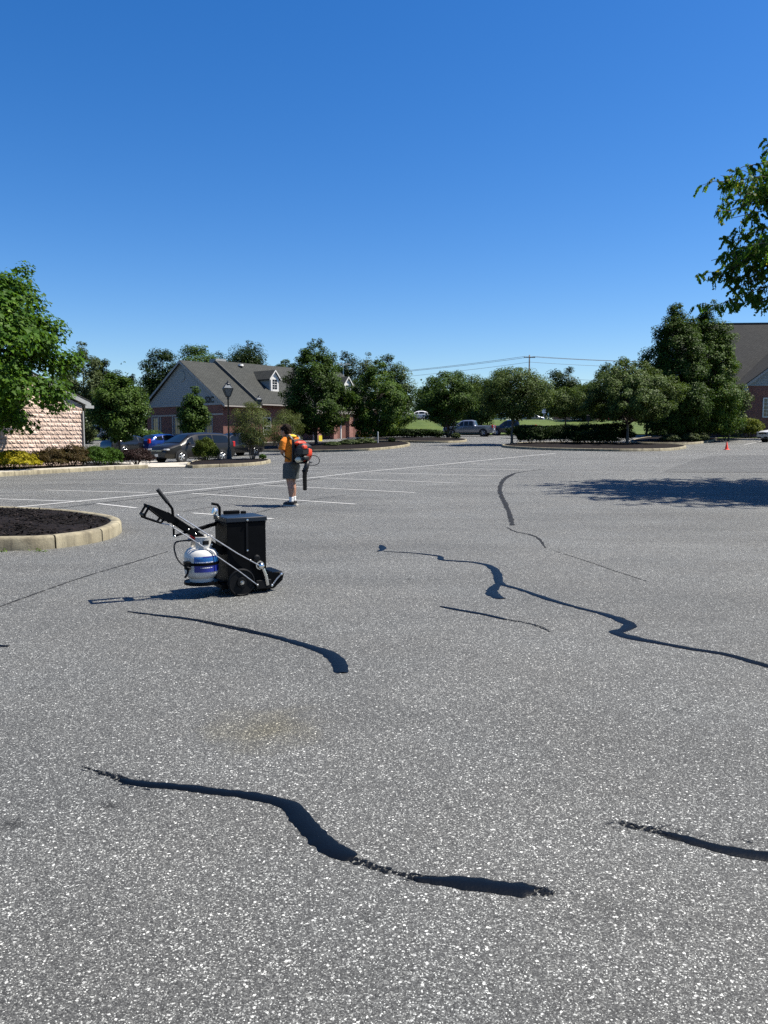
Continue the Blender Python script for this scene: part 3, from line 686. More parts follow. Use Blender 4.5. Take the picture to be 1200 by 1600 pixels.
def shrub(name, label, x, y, r, mat, seed, ls=.07, n=4000, cat='shrub', group=None, dz=.1, boxy=2.0, rough=.10, z0=None, up=.5, shape='plain', jit=.9):
    """r = (rx, ry, height); leaves through the outer third of a lumpy dome"""
    n = int(n*2.0); ls *= 1.35
    rng = np.random.default_rng(seed); z = T(x, y)+dz if z0 is None else z0
    root = thing(name, label, cat, (x, y, z), 0, group)
    d = rng.normal(0, 1, (n, 3)); d[:, 2] = np.abs(d[:, 2])*1.0-.22
    pw = 2.0/boxy
    d /= np.linalg.norm(d, axis=1)[:, None]
    if boxy > 2: d = d/np.power(np.sum(np.abs(d)**(boxy*1.6), axis=1), 1/(boxy*1.6))[:, None]
    ph = rng.uniform(0, 6, 6)
    lump = 1+rough*(np.sin(5*d[:, 0]+ph[0])*np.sin(6*d[:, 1]+ph[1])+.7*np.sin(9*d[:, 2]+ph[2]+4*d[:, 0])+.5*np.sin(13*d[:, 0]+ph[3])*np.sin(11*d[:, 1]+ph[4]))
    k = 1-np.abs(rng.normal(0, .2, n)); k = np.where(rng.random(n) < .06, k+rng.uniform(0, .16, n), k)
    hz = r[2]
    C = d*(lump*k)[:, None]*np.array([r[0], r[1], hz*.62]) + np.array([0, 0, hz*.40])
    C = C[C[:, 2] > .02]; d = d[:len(C)]
    out = C-np.array([0, 0, hz*.35]); out /= np.linalg.norm(out, axis=1)[:, None]+1e-6
    leaves('foliage', C, ls*rng.uniform(.6, 1.3, len(C)), out, rng, mat, root, shape, up=up, jit=jit, droop=.0)
    mb = MB()
    for i in range(7):
        a = i*2.4; e = .55
        mb.tube([(0.04*math.cos(a), .04*math.sin(a), -.05), (r[0]*e*.5*math.cos(a), r[1]*e*.5*math.sin(a), hz*.35), (r[0]*e*math.cos(a), r[1]*e*math.sin(a), hz*.7)], [.025, .018, .006], 5)
    mb.build('stem', 'bark', root)
    return root

# ------------------------------------------------------------------ kerbed planting islands
def outline(pts, closed, step=.3):
    if closed:
        n = len(pts); P = catmull([pts[-2], pts[-1]]+pts+[pts[0], pts[1]], step)
        # keep just the loop from pts[0] back to pts[0]
        i0 = min(range(len(P)//3), key=lambda i: (P[i]-pts[0]).length)
        i1 = max(range(len(P)*2//3, len(P)), key=lambda i: -(P[i]-pts[0]).length)
        return P[i0:i1]
    return catmull(pts, step)
def kerb(parent, P, closed, h=.15, w=.16, sec=3.0, mat='concrete', inside=None, vis=None):
    """kerb laid as sections with open joints; P runs along the outer foot of the kerb"""
    n = len(P)
    if closed:
        area = sum(P[i].x*P[(i+1) % n].y-P[(i+1) % n].x*P[i].y for i in range(n)); sgn = 1 if area > 0 else -1
        Q = P+[P[0]]
    else:
        sgn = inside; Q = P
    m = len(Q)
    def nor(i):
        a = Q[i-1] if i > 0 else (Q[-2] if closed else Q[0]); b = Q[i+1] if i < m-1 else (Q[1] if closed else Q[-1])
        t = (b-a); t.z = 0; t.normalize(); return Vector((-t.y, t.x, 0))*sgn
    prof = [(0, -.06), (.008, h*.8), (.03, h-.003), (w*.5, h+.004), (w-.015, h), (w, h-.02), (w, -.06)]
    rings = []
    for i in range(m):
        nn = nor(i); g = T(Q[i].x, Q[i].y)
        rings.append([(Q[i].x+nn.x*a, Q[i].y+nn.y*a, g+b) for a, b in prof])
    per = max(2, int(round(sec/((Q[1]-Q[0]).length+1e-6)))); i = 0; k = len(prof); cnt = 0
    while i < m-1:
        j = min(m-1, i+per)
        if m-1-j < per*.4: j = m-1
        R = [list(r) for r in rings[i:j+1]]
        # pull the ends in for the joint
        def pull(a, b, d):
            L = (Vector(b[0])-Vector(a[0])).length; f = d/L if L > 0 else 0
            return [tuple(Vector(p).lerp(Vector(q), f)) for p, q in zip(a, b)]
        R[0] = pull(R[0], R[1], .012); R[-1] = pull(R[-1], R[-2], .012)
        vs = [p for r in R for p in r]; fs = []
        for a in range(len(R)-1):
            for b in range(k-1): fs.append((a*k+b, a*k+b+1, (a+1)*k+b+1, (a+1)*k+b))
        fs.append(tuple(range(k))); fs.append(tuple(reversed(range((len(R)-1)*k, len(R)*k))))
        autosmooth(MB().add(vs, fs).build('kerb_section', mat, parent), 50)
        i = j
    return [Vector((Q[i].x+nor(i).x*w*.9, Q[i].y+nor(i).y*w*.9, 0)) for i in range(n)]
def bed(parent, inner, dz, dome, mat, name='mulch', rough=.03):
    n = len(inner); cx = sum(p.x for p in inner)/n; cy = sum(p.y for p in inner)/n; rng = np.random.default_rng(n)
    rows = []; K = 10
    for k in range(K+1):
        f = k/K; row = []
        for i in range(n+1):
            p = inner[i % n]; x, y = cx+(p.x-cx)*f, cy+(p.y-cy)*f
            row.append((x, y, T(x, y)+dz+dome*(1-f**2.2)+(rough*math.sin(3.1*x+1.7*y)*math.sin(2.3*y-x) if 0 < k < K else 0)))
        rows.append(row)
    o = MB().grid(rows).build(name, mat, parent, smooth=True); return o
def chips(parent, inner, dz, dome, n, size, seed, name='mulch_chip'):
    """bark chips strewn over a bed"""
    rng = random.Random(seed); m = len(inner); cx = sum(p.x for p in inner)/m; cy = sum(p.y for p in inner)/m
    V = []; F = []
    for _ in range(n):
        i = rng.randrange(m); a, b = inner[i], inner[(i+1) % m]; u = rng.random(); f = math.sqrt(rng.random())
        x = cx+(a.x+(b.x-a.x)*u-cx)*f*.99; y = cy+(a.y+(b.y-a.y)*u-cy)*f*.99
        z = T(x, y)+dz+dome*(1-f**2.2)+rng.uniform(0, .02)
        A = Matrix.Rotation(rng.uniform(0, 6.28), 3, 'Z') @ Matrix.Rotation(rng.gauss(0, .45), 3, 'X') @ Matrix.Rotation(rng.gauss(0, .35), 3, 'Y')
        l, w, t = size*rng.uniform(.5, 1.8), size*rng.uniform(.25, .5), size*rng.uniform(.08, .2)
        o = len(V)
        for c in ((-l, -w*.7, 0), (l, -w, 0), (l*.9, w, 0), (-l*.8, w*.8, 0), (-l*.8, -w*.5, t), (l*.8, -w*.6, t), (l*.7, w*.7, t), (-l*.7, w*.6, t)):
            q = A @ Vector(c); V.append((x+q.x, y+q.y, z+q.z))
        F += [(o+4, o+5, o+6, o+7), (o, o+1, o+5, o+4), (o+1, o+2, o+6, o+5), (o+2, o+3, o+7, o+6), (o+3, o, o+4, o+7)]
    me = bpy.data.meshes.new(name); me.from_pydata(V, [], F); me.update()
    c = link(name, me, 'mulch_chip', parent); c['kind'] = 'stuff'; return c
def island(label, pts, h=.15, w=.16, dome=.1, sec=3.0, step=.3, nchips=0, csize=.04, seed=1, mulch='mulch'):
    root = bpy.data.objects.new('planting_island', None); COL.objects.link(root); tag(root, label, None, 'kerbed planting islands', 'structure')
    P = outline([Vector((p.x, p.y, 0)) for p in pts], True, step)
    inn = kerb(root, P, True, h, w, sec)
    bed(root, inn, h-.03, dome, mulch)
    if nchips: chips(root, inn, h-.03, dome, nchips, csize, seed)
    return root
# near left island (the one the camera sees closest)
front = [at(*p) for p in ((-330, 866), (-200, 866), (-90, 864), (0, 861), (62, 859.5), (110, 854.5), (150, 848), (178, 840), (191, 830))]
back = [at(*p) for p in ((182, 823), (155, 817), (105, 810.5), (30, 806), (-90, 802), (-250, 802), (-400, 804))]
island('near mulched island with a tan concrete kerb at the left edge', front+back, h=.175, w=.17, dome=.07, sec=2.2, step=.15, nchips=9000, csize=.03, seed=3)
# weeds in the kerb joint
for k, (px, py, n, lb) in enumerate(((62, 862, 26, 'tiny green weed tuft growing at the kerb joint'), (4, 862.5, 14, 'tiny green weed tuft at the kerb foot by the left edge'))):
    p = at(px, py); rng = np.random.default_rng(k); C = np.stack([rng.normal(0, .06, n), rng.normal(0, .012, n), np.abs(rng.normal(.015, .012, n))], 1)
    w = thing('weed', lb, 'weed', p, 0, 'weeds at the kerb'); leaves('blade', C, np.full(n, .045), np.tile([0, -.3, 1.0], (n, 1)), rng, 'grass_blade', w, 'narrow', up=.1)
    w.children[0]['kind'] = 'stuff'
# long left kerb, sidewalk and shrub bed
kf = [at(*p) for p in ((-300, 768), (-150, 756), (-60, 749), (0, 745), (60, 741), (130, 737), (180, 734), (232, 732))]
root = bpy.data.objects.new('sidewalk', None); COL.objects.link(root); tag(root, 'pale concrete sidewalk and kerb before the shrubs and block building', kind='structure')
P = outline([Vector((p.x, p.y, 0)) for p in kf], False, .4)
kerb(root, P, False, .17, .16, 3.0, inside=1)
def offs(P, d):
    out = []
    for i in range(len(P)):
        t = P[min(i+1, len(P)-1)]-P[max(i-1, 0)]; t.normalize(); out.append(Vector((P[i].x-t.y*d, P[i].y+t.x*d, 0)))
    return out
A0, A1, A2 = offs(P, .165), offs(P, 1.25), offs(P, 7.5)
per = 4
for i in range(0, len(P)-1, per):   # slabs with joints
    j = min(len(P)-1, i+per)
    r0 = [(p.x, p.y, T(p.x, p.y)+.171) for p in A0[i:j+1]]; r1 = [(p.x, p.y, T(p.x, p.y)+.171) for p in A1[i:j+1]]
    q = lambda r: [tuple(Vector(r[0]).lerp(Vector(r[1]), .03))]+r[1:-1]+[tuple(Vector(r[-1]).lerp(Vector(r[-2]), .03))]
    MB().grid([[(x, y, z-.1) for x, y, z in q(r0)], q(r0), q(r1), [(x, y, z-.1) for x, y, z in q(r1)]]).build('slab', 'sidewalk', root)
b_ = MB().grid([[(p.x, p.y, T(p.x, p.y)+.13+(.06*math.sin(f*3.14))) for p in L] for f, L in ((0, offs(P, 1.24)), (.3, offs(P, 2.5)), (.6, offs(P, 4.5)), (1, A2))]).build('mulch', 'mulch', root, smooth=True)
# concrete apron between the sidewalk and the lamp island
o = poly_sheet('apron', ((238, 731), (296, 730), (305, 722), (240, 721), (165, 724), (178, 731)), .03, 'sidewalk'); o['label'] = 'pale concrete apron in front of the parked minivan'
# lamp island
island('mulched island holding the lamp post and crape myrtle', [at(*p) for p in ((292, 731), (330, 730.5), (370, 729), (405, 726.5), (423, 723), (414, 720.5), (380, 720.8), (335, 722), (302, 723.5))], dome=.12, step=.35)
# island under the two pear trees
island('long tree island with low planting behind the worker', [at(*p) for p in ((352, 706), (400, 706), (450, 706.5), (500, 706.5), (560, 705), (600, 702.5), (630, 699), (641, 695.5), (626, 692.5), (570, 692), (500, 693), (420, 694), (365, 697))], dome=.12, step=.6, h=.17)
island('small island with a hedge left of the silver pickup', [at(*p) for p in ((560, 689.7), (610, 690.6), (660, 692), (700, 692), (724, 691), (729, 688.6), (712, 686.5), (670, 686), (600, 685.6))], dome=.12, step=.7, h=.17)
island('hedge island with two trees at centre right', [at(*p) for p in ((784, 698.5), (830, 702.5), (900, 704.5), (980, 705.5), (1040, 704.5), (1066, 702), (1072, 699.5), (1055, 697), (1010, 695.3), (950, 694.5), (880, 693.5), (820, 694))], dome=.1, step=.5, h=.17)
island('planted island under the twin trees near the cone', [at(*p) for p in ((985, 692), (1030, 694.6), (1070, 695), (1096, 693), (1116, 689.5), (1121, 686.6), (1100, 685), (1060, 684.3), (1010, 685))], dome=.12, step=.5, h=.17)
island('far hedge island by the navy pickup', [at(*p) for p in ((815, 681.5), (850, 682), (885, 682), (892, 680), (880, 678.5), (830, 678.2))], dome=.1, step=.8)
# right-hand verge in front of the brick building
vk = [at(*p) for p in ((1119, 687.2), (1150, 687.6), (1200, 688.2), (1260, 689))]
root = bpy.data.objects.new('verge', None); COL.objects.link(root); tag(root, 'kerbed grass verge before the right-hand brick building', kind='structure')
P = outline([Vector((p.x, p.y, 0)) for p in vk], False, .5); kerb(root, P, False, .17, .3, 3.0, inside=1, mat='sidewalk')
MB().grid([[(p.x, p.y, T(p.x, p.y)+.155+k) for p in offs(P, d)] for d, k in ((.27, 0), (2.5, .03), (5, .05), (12, .05), (26, .05))]).build('turf', 'grass', root, smooth=True)

# ------------------------------------------------------------------ left building of split-face block
def block_building():
    c = Vector((gx(131, 38), 38, 0)); g = T(c.x, c.y)
    u = Vector((-.52, -.854, 0)).normalized()       # along the visible wall, away from the corner
    nrm = Vector((.854, -.52, 0)).normalized()      # out of the wall
    rz = math.atan2(u.y, u.x)
    root = thing('block_building', 'tan split-face block building with white eaves behind the left maple', 'building', (c.x, c.y, g), rz)
    # local: X along the wall, +Y = outward? check the sign
    Y = Vector((-math.sin(rz), math.cos(rz), 0)); sy = 1 if Y.dot(nrm) > 0 else -1
    H, L = 3.05, 9.0
    MB().box((L/2, -sy*5, H/2-.1), (L, 9.9, H+.2)).build('wall', 'trim_tan', root)
    # split-face blocks, a few shapes shared by all
    rng = random.Random(5); shapes = []
    for s in range(7):
        nx, nz = 7, 4; P = []
        for k in range(nz):
            row = []
            for i in range(nx):
                e = i in (0, nx-1) or k in (0, nz-1)
                row.append((-.195+.39*i/(nx-1), sy*((.0 if e else rng.uniform(.006, .036))+.010), -.095+.19*k/(nz-1)))
            P.append(row)
        mb = MB(); mb.grid(P)
        ring = [(-.195, 0, -.095), (.195, 0, -.095), (.195, 0, .095), (-.195, 0, .095)]
        ends = [P[0][0], P[0][-1], P[-1][-1], P[-1][0]]
        mb.add(ring+ends, [(i, (i+1) % 4, 4+(i+1) % 4, 4+i) for i in range(4)])
        me = mb.mesh('block'); me.materials.append(M_['split_block']); shapes.append(me)
    wall2 = root.children[0]
    rows = int(H/.2)
    for r in range(rows):
        for k in range(int(6.6/.4)):
            x = .2+k*.4+(.2 if r % 2 else 0)
            o = bpy.data.objects.new('block', rng.choice(shapes)); COL.objects.link(o); o.parent = root
            o.location = (x, sy*(-.05), .1+r*.2); o.rotation_euler = (0, 0, 0)
        if r % 2:
            o = bpy.data.objects.new('block', shapes[0]); COL.objects.link(o); o.parent = root; o.location = (.1, sy*-.05, .1+r*.2); o.scale = (.5, 1, 1)
    ex, pk, ph = -.36, 4.6, 1.95                    # eave overhang, peak position, rise
    z0 = H-.02
    for r in range(rows, rows+9):
        for k in range(int(6.6/.4)):
            x = .2+k*.4+(.2 if r % 2 else 0); z = .1+r*.2
            if z+.22 < z0+ph*(x-.2)/pk and z+.22 < z0+ph*(2*pk-x-.2)/pk:
                o = bpy.data.objects.new('block', rng.choice(shapes)); COL.objects.link(o); o.parent = root; o.location = (x, sy*(-.05), z)
    # gable: rake boards, soffit, roof
    MB().prism([(.0, z0+.05), (pk, z0+ph-.25), (2*pk, z0+.05)], -.02, .02, Matrix(((1, 0, 0, 0), (0, 0, 1, sy*-.06), (0, 1, 0, 0), (0, 0, 0, 1)))).build('gable_panel', 'trim_tan', root)
    A = Matrix(((1, 0, 0, 0), (0, 0, 1, 0), (0, 1, 0, 0), (0, 0, 0, 1)))
    for s in (1, -1):
        x0 = ex if s == 1 else 2*pk-ex
        rake = [(x0, z0-.02), (x0, z0+.20), (pk, z0+ph+.20), (pk, z0+ph-.02)]
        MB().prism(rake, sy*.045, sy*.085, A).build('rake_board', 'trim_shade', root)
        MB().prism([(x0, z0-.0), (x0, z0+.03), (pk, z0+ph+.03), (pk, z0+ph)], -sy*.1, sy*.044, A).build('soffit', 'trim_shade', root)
        o = MB().prism([(x0-.04*s, z0+.201), (x0-.04*s, z0+.26), (pk, z0+ph+.27), (pk, z0+ph+.201)], sy*.10, -sy*10.2, A).build('roof', 'shingle', root); slope_uv(o)
    MB().box((ex+.02, sy*.02, z0-.03), (.5, .14, .14)).build('cornice_return', 'trim_shade', root)
    MB().box((ex-.05, -sy*4.9, z0+.09), (.10, 9.9, .13)).build('gutter', 'trim_shade', root)
    MB().box((.02, sy*.02, H/2-.15), (.07, .09, H-.25), bev=.01).build('downspout', 'trim_shade', root)
block_building()

def window(parent, c, w, h, axis, nrm, rows=3, cols=2, fr=.09, mat='trim_white', name='window'):
    """framed window with muntins; axis along the wall, nrm outwards, c the centre on the wall face"""
    c, a, n = Vector(c), Vector(axis).normalized(), Vector(nrm).normalized()
    R = Matrix(((a.x, n.x, 0, c.x), (a.y, n.y, 0, c.y), (0, 0, 1, c.z), (0, 0, 0, 1)))
    g = MB(); g.box((0, .01, 0), (w, .02, h), R); o = g.build(name, 'glass_dark', parent)
    f = MB()
    f.box((-w/2-fr/2, .03, 0), (fr, .08, h+2*fr), R); f.box((w/2+fr/2, .03, 0), (fr, .08, h+2*fr), R)
    f.box((0, .03, h/2+fr/2), (w, .078, fr), R); f.box((0, .04, -h/2-fr/2), (w+.1, .12, fr), R)
    f.build('window_frame', mat, o)
    m = MB()
    for i in range(1, cols): m.box((-w/2+w*i/cols, .026, 0), (.025, .016, h), R)
    for i in range(1, rows): m.box((0, .025, -h/2+h*i/rows), (w, .014, .03 if rows % 2 or i != rows//2 else .06), R)
    m.build('muntin', mat, o)
    return o

# ------------------------------------------------------------------ 52C building
def office_building():
    p0 = Vector((gx(287, 85), 85, 0)); d = Vector((.64, .77, 0)).normalized(); g = T(p0.x, p0.y)-.15
    rz = math.atan2(d.y, d.x)                       # local X along the ridge, local -Y = towards the camera's right (sunny side)
    root = thing('office_building', 'long grey-sided brick office building marked 52C with steep roof and dormers', 'building', (p0.x, p0.y, g), rz)
    hw, ez, rz_ = 7.3, 5.04-g, 9.8-g; L = 25.0
    sl = (rz_-ez)/hw
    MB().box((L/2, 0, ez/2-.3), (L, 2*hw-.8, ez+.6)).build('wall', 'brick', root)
    # gable end: trim band, siding boards, vent
    gy = hw-.4
    nb = int((rz_-ez-.15)/.2); mb = MB()
    for i in range(nb):
        z = ez+.12+i*.2; w = gy*(1-(z-ez)/(rz_-ez))
        w2 = gy*(1-(z+.2-ez)/(rz_-ez))
        mb.add([(-.035, -w, z), (-.035, w, z), (-.012, w2, z+.2), (-.012, -w2, z+.2), (.0, -w, z), (.0, w, z)], [(1, 0, 3, 2), (0, 1, 5, 4)])
    o = mb.build('siding', 'siding_grey', root); o['kind'] = 'stuff'
    MB().prism([(-gy, ez+.02), (gy, ez+.02), (0, rz_-.1)], -.008, .3, Matrix(((0, 0, 1, 0), (1, 0, 0, 0), (0, 1, 0, 0), (0, 0, 0, 1)))).build('gable_panel', 'siding_grey', root)
    MB().box((-.05, 0, ez+.02), (.1, 2*gy, .2)).build('band_board', 'trim_shade', root)
    MB().lathe([(0, .04), (.5, .04), (.58, .05), (.58, 0)], 24, Matrix.Translation((-.04, 0, rz_-1.6)) @ Matrix.Rotation(-math.pi/2, 4, 'Y')).build('gable_vent', 'siding', root)
    # roof slopes with overhang
    def slab(x0, x1, up, name='roof'):
        for s in (1, -1):
            ye = hw+.35; zt = rz_+up; zb = ez-.35*sl+up
            vs = [(x, s*y, z) for x in (x0, x1) for (y, z) in ((0, zt), (0, zt+.16), (ye, zb+.14), (ye, zb))]
            fs = [(0, 1, 2, 3), (7, 6, 5, 4), (0, 4, 5, 1), (1, 5, 6, 2), (2, 6, 7, 3), (3, 7, 4, 0)]
            if s < 0: fs = [tuple(reversed(f)) for f in fs]
            slope_uv(MB().add(vs, fs).build(name, 'shingle', root))
    slab(-.35, 4.6, 0); slab(4.6, L+.3, .32)
    for s in (1, -1):
        vs = []
        for (x, w) in ((-.37, .0), (-.352, .0)):
            vs += [(x, 0, rz_+.10), (x, 0, rz_-.16), (x, s*(hw+.36), ez-.36*sl-.16), (x, s*(hw+.36), ez-.36*sl+.10)]
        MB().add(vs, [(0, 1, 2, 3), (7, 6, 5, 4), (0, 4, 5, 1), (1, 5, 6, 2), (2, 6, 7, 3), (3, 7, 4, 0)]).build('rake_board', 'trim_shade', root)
        vs = []
        for x in (4.52, 4.598):
            vs += [(x, 0, rz_+.52), (x, 0, rz_+.1), (x, s*(hw+.37), ez-.37*sl+.1), (x, s*(hw+.37), ez-.37*sl+.50)]
        MB().add(vs, [(0, 1, 2, 3), (7, 6, 5, 4), (0, 4, 5, 1), (1, 5, 6, 2), (2, 6, 7, 3), (3, 7, 4, 0)]).build('step_flashing', 'fascia_dark', root)
        MB().box((14.9, s*(hw+.40), ez-.36*sl+.30), (20.4, .12, .14)).build('gutter', 'trim_tan', root)
        MB().box((2.05, s*(hw+.40), ez-.36*sl), (5.0, .12, .14)).build('gutter', 'trim_tan', root)
    MB().box((6, 1.4, rz_+.3), (1.5, 1.2, 1.0)).build('chimney', 'siding_grey', root)
    MB().lathe([(0, .22), (.28, .2), (.32, 0)], 12, Matrix.Translation((7.5, -.9, rz_+.0))).build('roof_vent', 'trim_white', root)
    MB().lathe([(0, .5), (.1, .5), (.1, 0)], 10, Matrix.Translation((.8, 3.5, rz_-3.5*sl+.1))).build('vent_pipe', 'trim_shade', root)
    # house number
    cu = bpy.data.curves.new('house_number', 'FONT'); cu.body = '52C'; cu.size = .88; cu.extrude = .03; cu.align_x = 'CENTER'; cu.offset = .018
    t = bpy.data.objects.new('house_number', cu); COL.objects.link(t)
    me = bpy.data.meshes.new_from_object(t.evaluated_get(bpy.context.evaluated_depsgraph_get())); bpy.data.objects.remove(t)
    t = link('house_number', me, 'lamp_black', root)
    # text faces local -X: its right runs along local -Y
    t.matrix_local = Matrix(((0, 0, -1, -.075), (-1, 0, 0, -4.75), (0, 1, 0, ez+.20), (0, 0, 0, 1)))
    # trim and windows on the gable wall
    MB().box((-.03, 0, ez-1.05), (.06, 2*gy, .18)).build('band_board', 'trim_tan', root)
    for y in (5.9, 4.6, 4.2, 1.9, 0.2, -3.2): MB().box((-.03, y, (ez-1.14)/2), (.07, .18, ez-1.14)).build('pilaster', 'trim_tan', root)
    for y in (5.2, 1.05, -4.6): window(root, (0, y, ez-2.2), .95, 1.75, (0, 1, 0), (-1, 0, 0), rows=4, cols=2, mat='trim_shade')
    # dormers on the sunny slope
    for xd in (8.7, 21.0):
        yd = -(hw*.72); zr = rz_+.32-(-yd)*sl      # dormer front stands here
        w, hh = 1.35, 1.45; zb = zr+.12
        y1 = -.2
        body = MB()
        vs = [(xd-w/2, yd, zb), (xd+w/2, yd, zb), (xd+w/2, yd, zb+hh), (xd, yd, zb+hh+.80), (xd-w/2, yd, zb+hh)]
        yb = yd+3.6
        vs2 = [(x, yb, z) for x, _, z in vs]
        body.add(vs+vs2, [(0, 1, 2, 3, 4), (9, 8, 7, 6, 5), (0, 4, 9, 5), (1, 6, 7, 2)]); body.build('dormer_wall', 'siding', root)
        for s in (1, -1):
            q = [(xd, zb+hh+.84), (xd, zb+hh+.94), (xd+s*(w/2+.22), zb+hh-.13), (xd+s*(w/2+.22), zb+hh-.23)]
            A = Matrix(((1, 0, 0, 0), (0, 0, 1, 0), (0, 1, 0, 0), (0, 0, 0, 1)))
            slope_uv(MB().prism(q, yd-.22, yb+.5, A).build('dormer_roof', 'shingle', root))
            q2 = [(xd, zb+hh+.76), (xd, zb+hh+.93), (xd+s*(w/2+.21), zb+hh-.12), (xd+s*(w/2+.21), zb+hh-.31)]
            MB().prism(q2, yd-.26, yd-.222, A).build('rake_board', 'trim_white', root)
        MB().prism([(xd-w/2, zb+hh), (xd+w/2, zb+hh), (xd, zb+hh+.77)], yd-.03, yd-.004, Matrix(((1, 0, 0, 0), (0, 0, 1, 0), (0, 1, 0, 0), (0, 0, 0, 1)))).build('gable_panel', 'trim_white', root)
        window(root, (xd, yd-.003, zb+.74), .72, 1.1, (1, 0, 0), (0, -1, 0), rows=4, cols=2, fr=.22)
    # sunny long wall: windows and porch pillars near the far end
    for x in (6, 9.5): window(root, (x, -gy-.003, 1.9), 1.0, 1.7, (1, 0, 0), (0, -1, 0), rows=4, cols=2)
    for x in (11.9, 14.6, 17.3):
        MB().box((x, -gy-2.0, ez/2-.35), (.62, .62, ez-.7)).build('porch_pillar', 'brick_far', root)
    MB().box((14.6, -gy-1.15, ez-.55), (6.6, 2.6, .4)).build('porch_beam', 'trim_tan', root)
office_building()

# ------------------------------------------------------------------ right brick building
def brick_building():
    D = 77; x0 = gx(1163, D); g = T(x0, D)+.05
    root = thing('brick_building', 'red brick building with steep shaded shingle roof at the right edge', 'building', (x0, D, g), math.radians(-4))
    H = 5.2; W = 9.4; pk = W/2
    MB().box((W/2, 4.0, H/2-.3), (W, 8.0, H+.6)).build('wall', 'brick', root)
    # front gable with siding boards
    A = Matrix(((1, 0, 0, 0), (0, 0, 1, 0), (0, 1, 0, 0), (0, 0, 0, 1)))
    rise = 3.6
    for i in range(14):
        z = H+.0+i*.25; w0 = pk*(1-(z-H)/rise); w1 = pk*(1-(z+.24-H)/rise)
        if w1 < .1: break
        MB().add([(pk-w0, -.06, z), (pk+w0, -.06, z), (pk+w1, -.02, z+.24), (pk-w1, -.02, z+.24), (pk-w0, 0, z), (pk+w0, 0, z)], [(0, 1, 2, 3), (1, 0, 4, 5)]).build('siding_board', 'siding', root)
    MB().prism([(.02, H), (W-.02, H), (pk, H+rise-.05)], -.005, .1, A).build('gable_panel', 'siding', root)
    for s in (1, -1):
        e = pk+.55; ze = H-.55*rise/pk
        MB().prism([(pk, H+rise-.02), (pk, H+rise+.28), (pk-s*e, ze+.28), (pk-s*e, ze-.02)], -.42, -.36, A).build('rake_board', 'trim_shade', root)
        MB().prism([(pk, H+rise+.0), (pk, H+rise+.04), (pk-s*e, ze+.04), (pk-s*e, ze)], -.358, .0, A).build('soffit', 'trim_shade', root)
        slope_uv(MB().prism([(pk, H+rise+.281), (pk, H+rise+.36), (pk-s*(e+.04), ze+.36), (pk-s*(e+.04), ze+.281)], -.48, 9.0, A).build('roof', 'shingle_shaded', root))
    MB().box((-.25, -.1, H-.42), (.62, .66, .30)).build('cornice_return', 'trim_shade', root)
    # main block behind, roof slope facing the camera
    zr = 14.1-g; yr = 10.5; xl = -4.9; xr = 34
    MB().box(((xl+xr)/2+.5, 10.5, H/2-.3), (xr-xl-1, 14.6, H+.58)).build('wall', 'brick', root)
    for (y0, y1) in ((2.6, yr), (18.4, yr)):
        s = 1 if y0 < y1 else -1
        vs = [(x, y, z) for x in (xl, xr) for (y, z) in ((y0, H-.1), (y0, H+.1), (y1, zr+.1), (y1, zr-.1))]
        fs = [(0, 1, 2, 3), (7, 6, 5, 4), (0, 4, 5, 1), (1, 5, 6, 2), (2, 6, 7, 3), (3, 7, 4, 0)]
        if s > 0: fs = [tuple(reversed(f)) for f in fs]
        slope_uv(MB().add(vs, fs).build('roof', 'shingle_shaded', root))
    MB().prism([(3.2, H), (17.8, H), (yr, zr-.12)], xl+.5, xl+.55, Matrix(((0, 0, 1, 0), (1, 0, 0, 0), (0, 1, 0, 0), (0, 0, 0, 1)))).build('gable_panel', 'siding', root)
    MB().box(((xl+xr)/2, yr, zr+.12), (xr-xl, .3, .1)).build('ridge_cap', 'fascia_dark', root)
    window(root, (2.35, 0, 3.05), 1.25, 1.75, (1, 0, 0), (0, -1, 0), rows=5, cols=4, fr=.10)
    window(root, (7.0, 0, 3.05), 1.25, 1.75, (1, 0, 0), (0, -1, 0), rows=5, cols=4, fr=.10)
brick_building()

# far low brick building beyond the road, right of centre
def far_building():
    x0, x1, D = gx(880, 190), gx(1080, 190), 190; g = T(x0, D)-.1
    root = thing('far_brick_building', 'low red brick building across the road beyond the right-hand trees', 'building', (x0, D, g))
    W = x1-x0
    MB().box((W/2, 6, 1.6), (W, 12, 3.6)).build('wall', 'brick_far', root)
    slope_uv(MB().prism([(-.5, 3.4), (12.5, 3.4), (6, 6.0)], -.6, W+.6, Matrix(((0, 0, 1, 0), (1, 0, 0, 0), (0, 1, 0, 0), (0, 0, 0, 1)))).build('roof', 'shingle', root))
    for i in range(6): window(root, (2.5+i*5, 0, 1.8), 1.4, 1.6, (1, 0, 0), (0, -1, 0), rows=2, cols=2, fr=.12)
    x0, x1, D = gx(700, 185), gx(790, 185), 185; g = T(x0, D)-.1; W = x1-x0
    root = thing('far_house', 'pale house half hidden behind trees above the silver pickup', 'house', (x0, D, g))
    MB().box((W/2, 5, 2.0), (W, 10, 4.4)).build('wall', 'trim_white', root)
    slope_uv(MB().prism([(-.5, 4.2), (10.5, 4.2), (5, 7.2)], -.6, W+.6, Matrix(((0, 0, 1, 0), (1, 0, 0, 0), (0, 1, 0, 0), (0, 0, 0, 1)))).build('roof', 'shingle', root))
    for i in range(3): window(root, (2+i*4.2, 0, 2.2), 1.2, 1.5, (1, 0, 0), (0, -1, 0), rows=2, cols=2, fr=.12)
far_building()

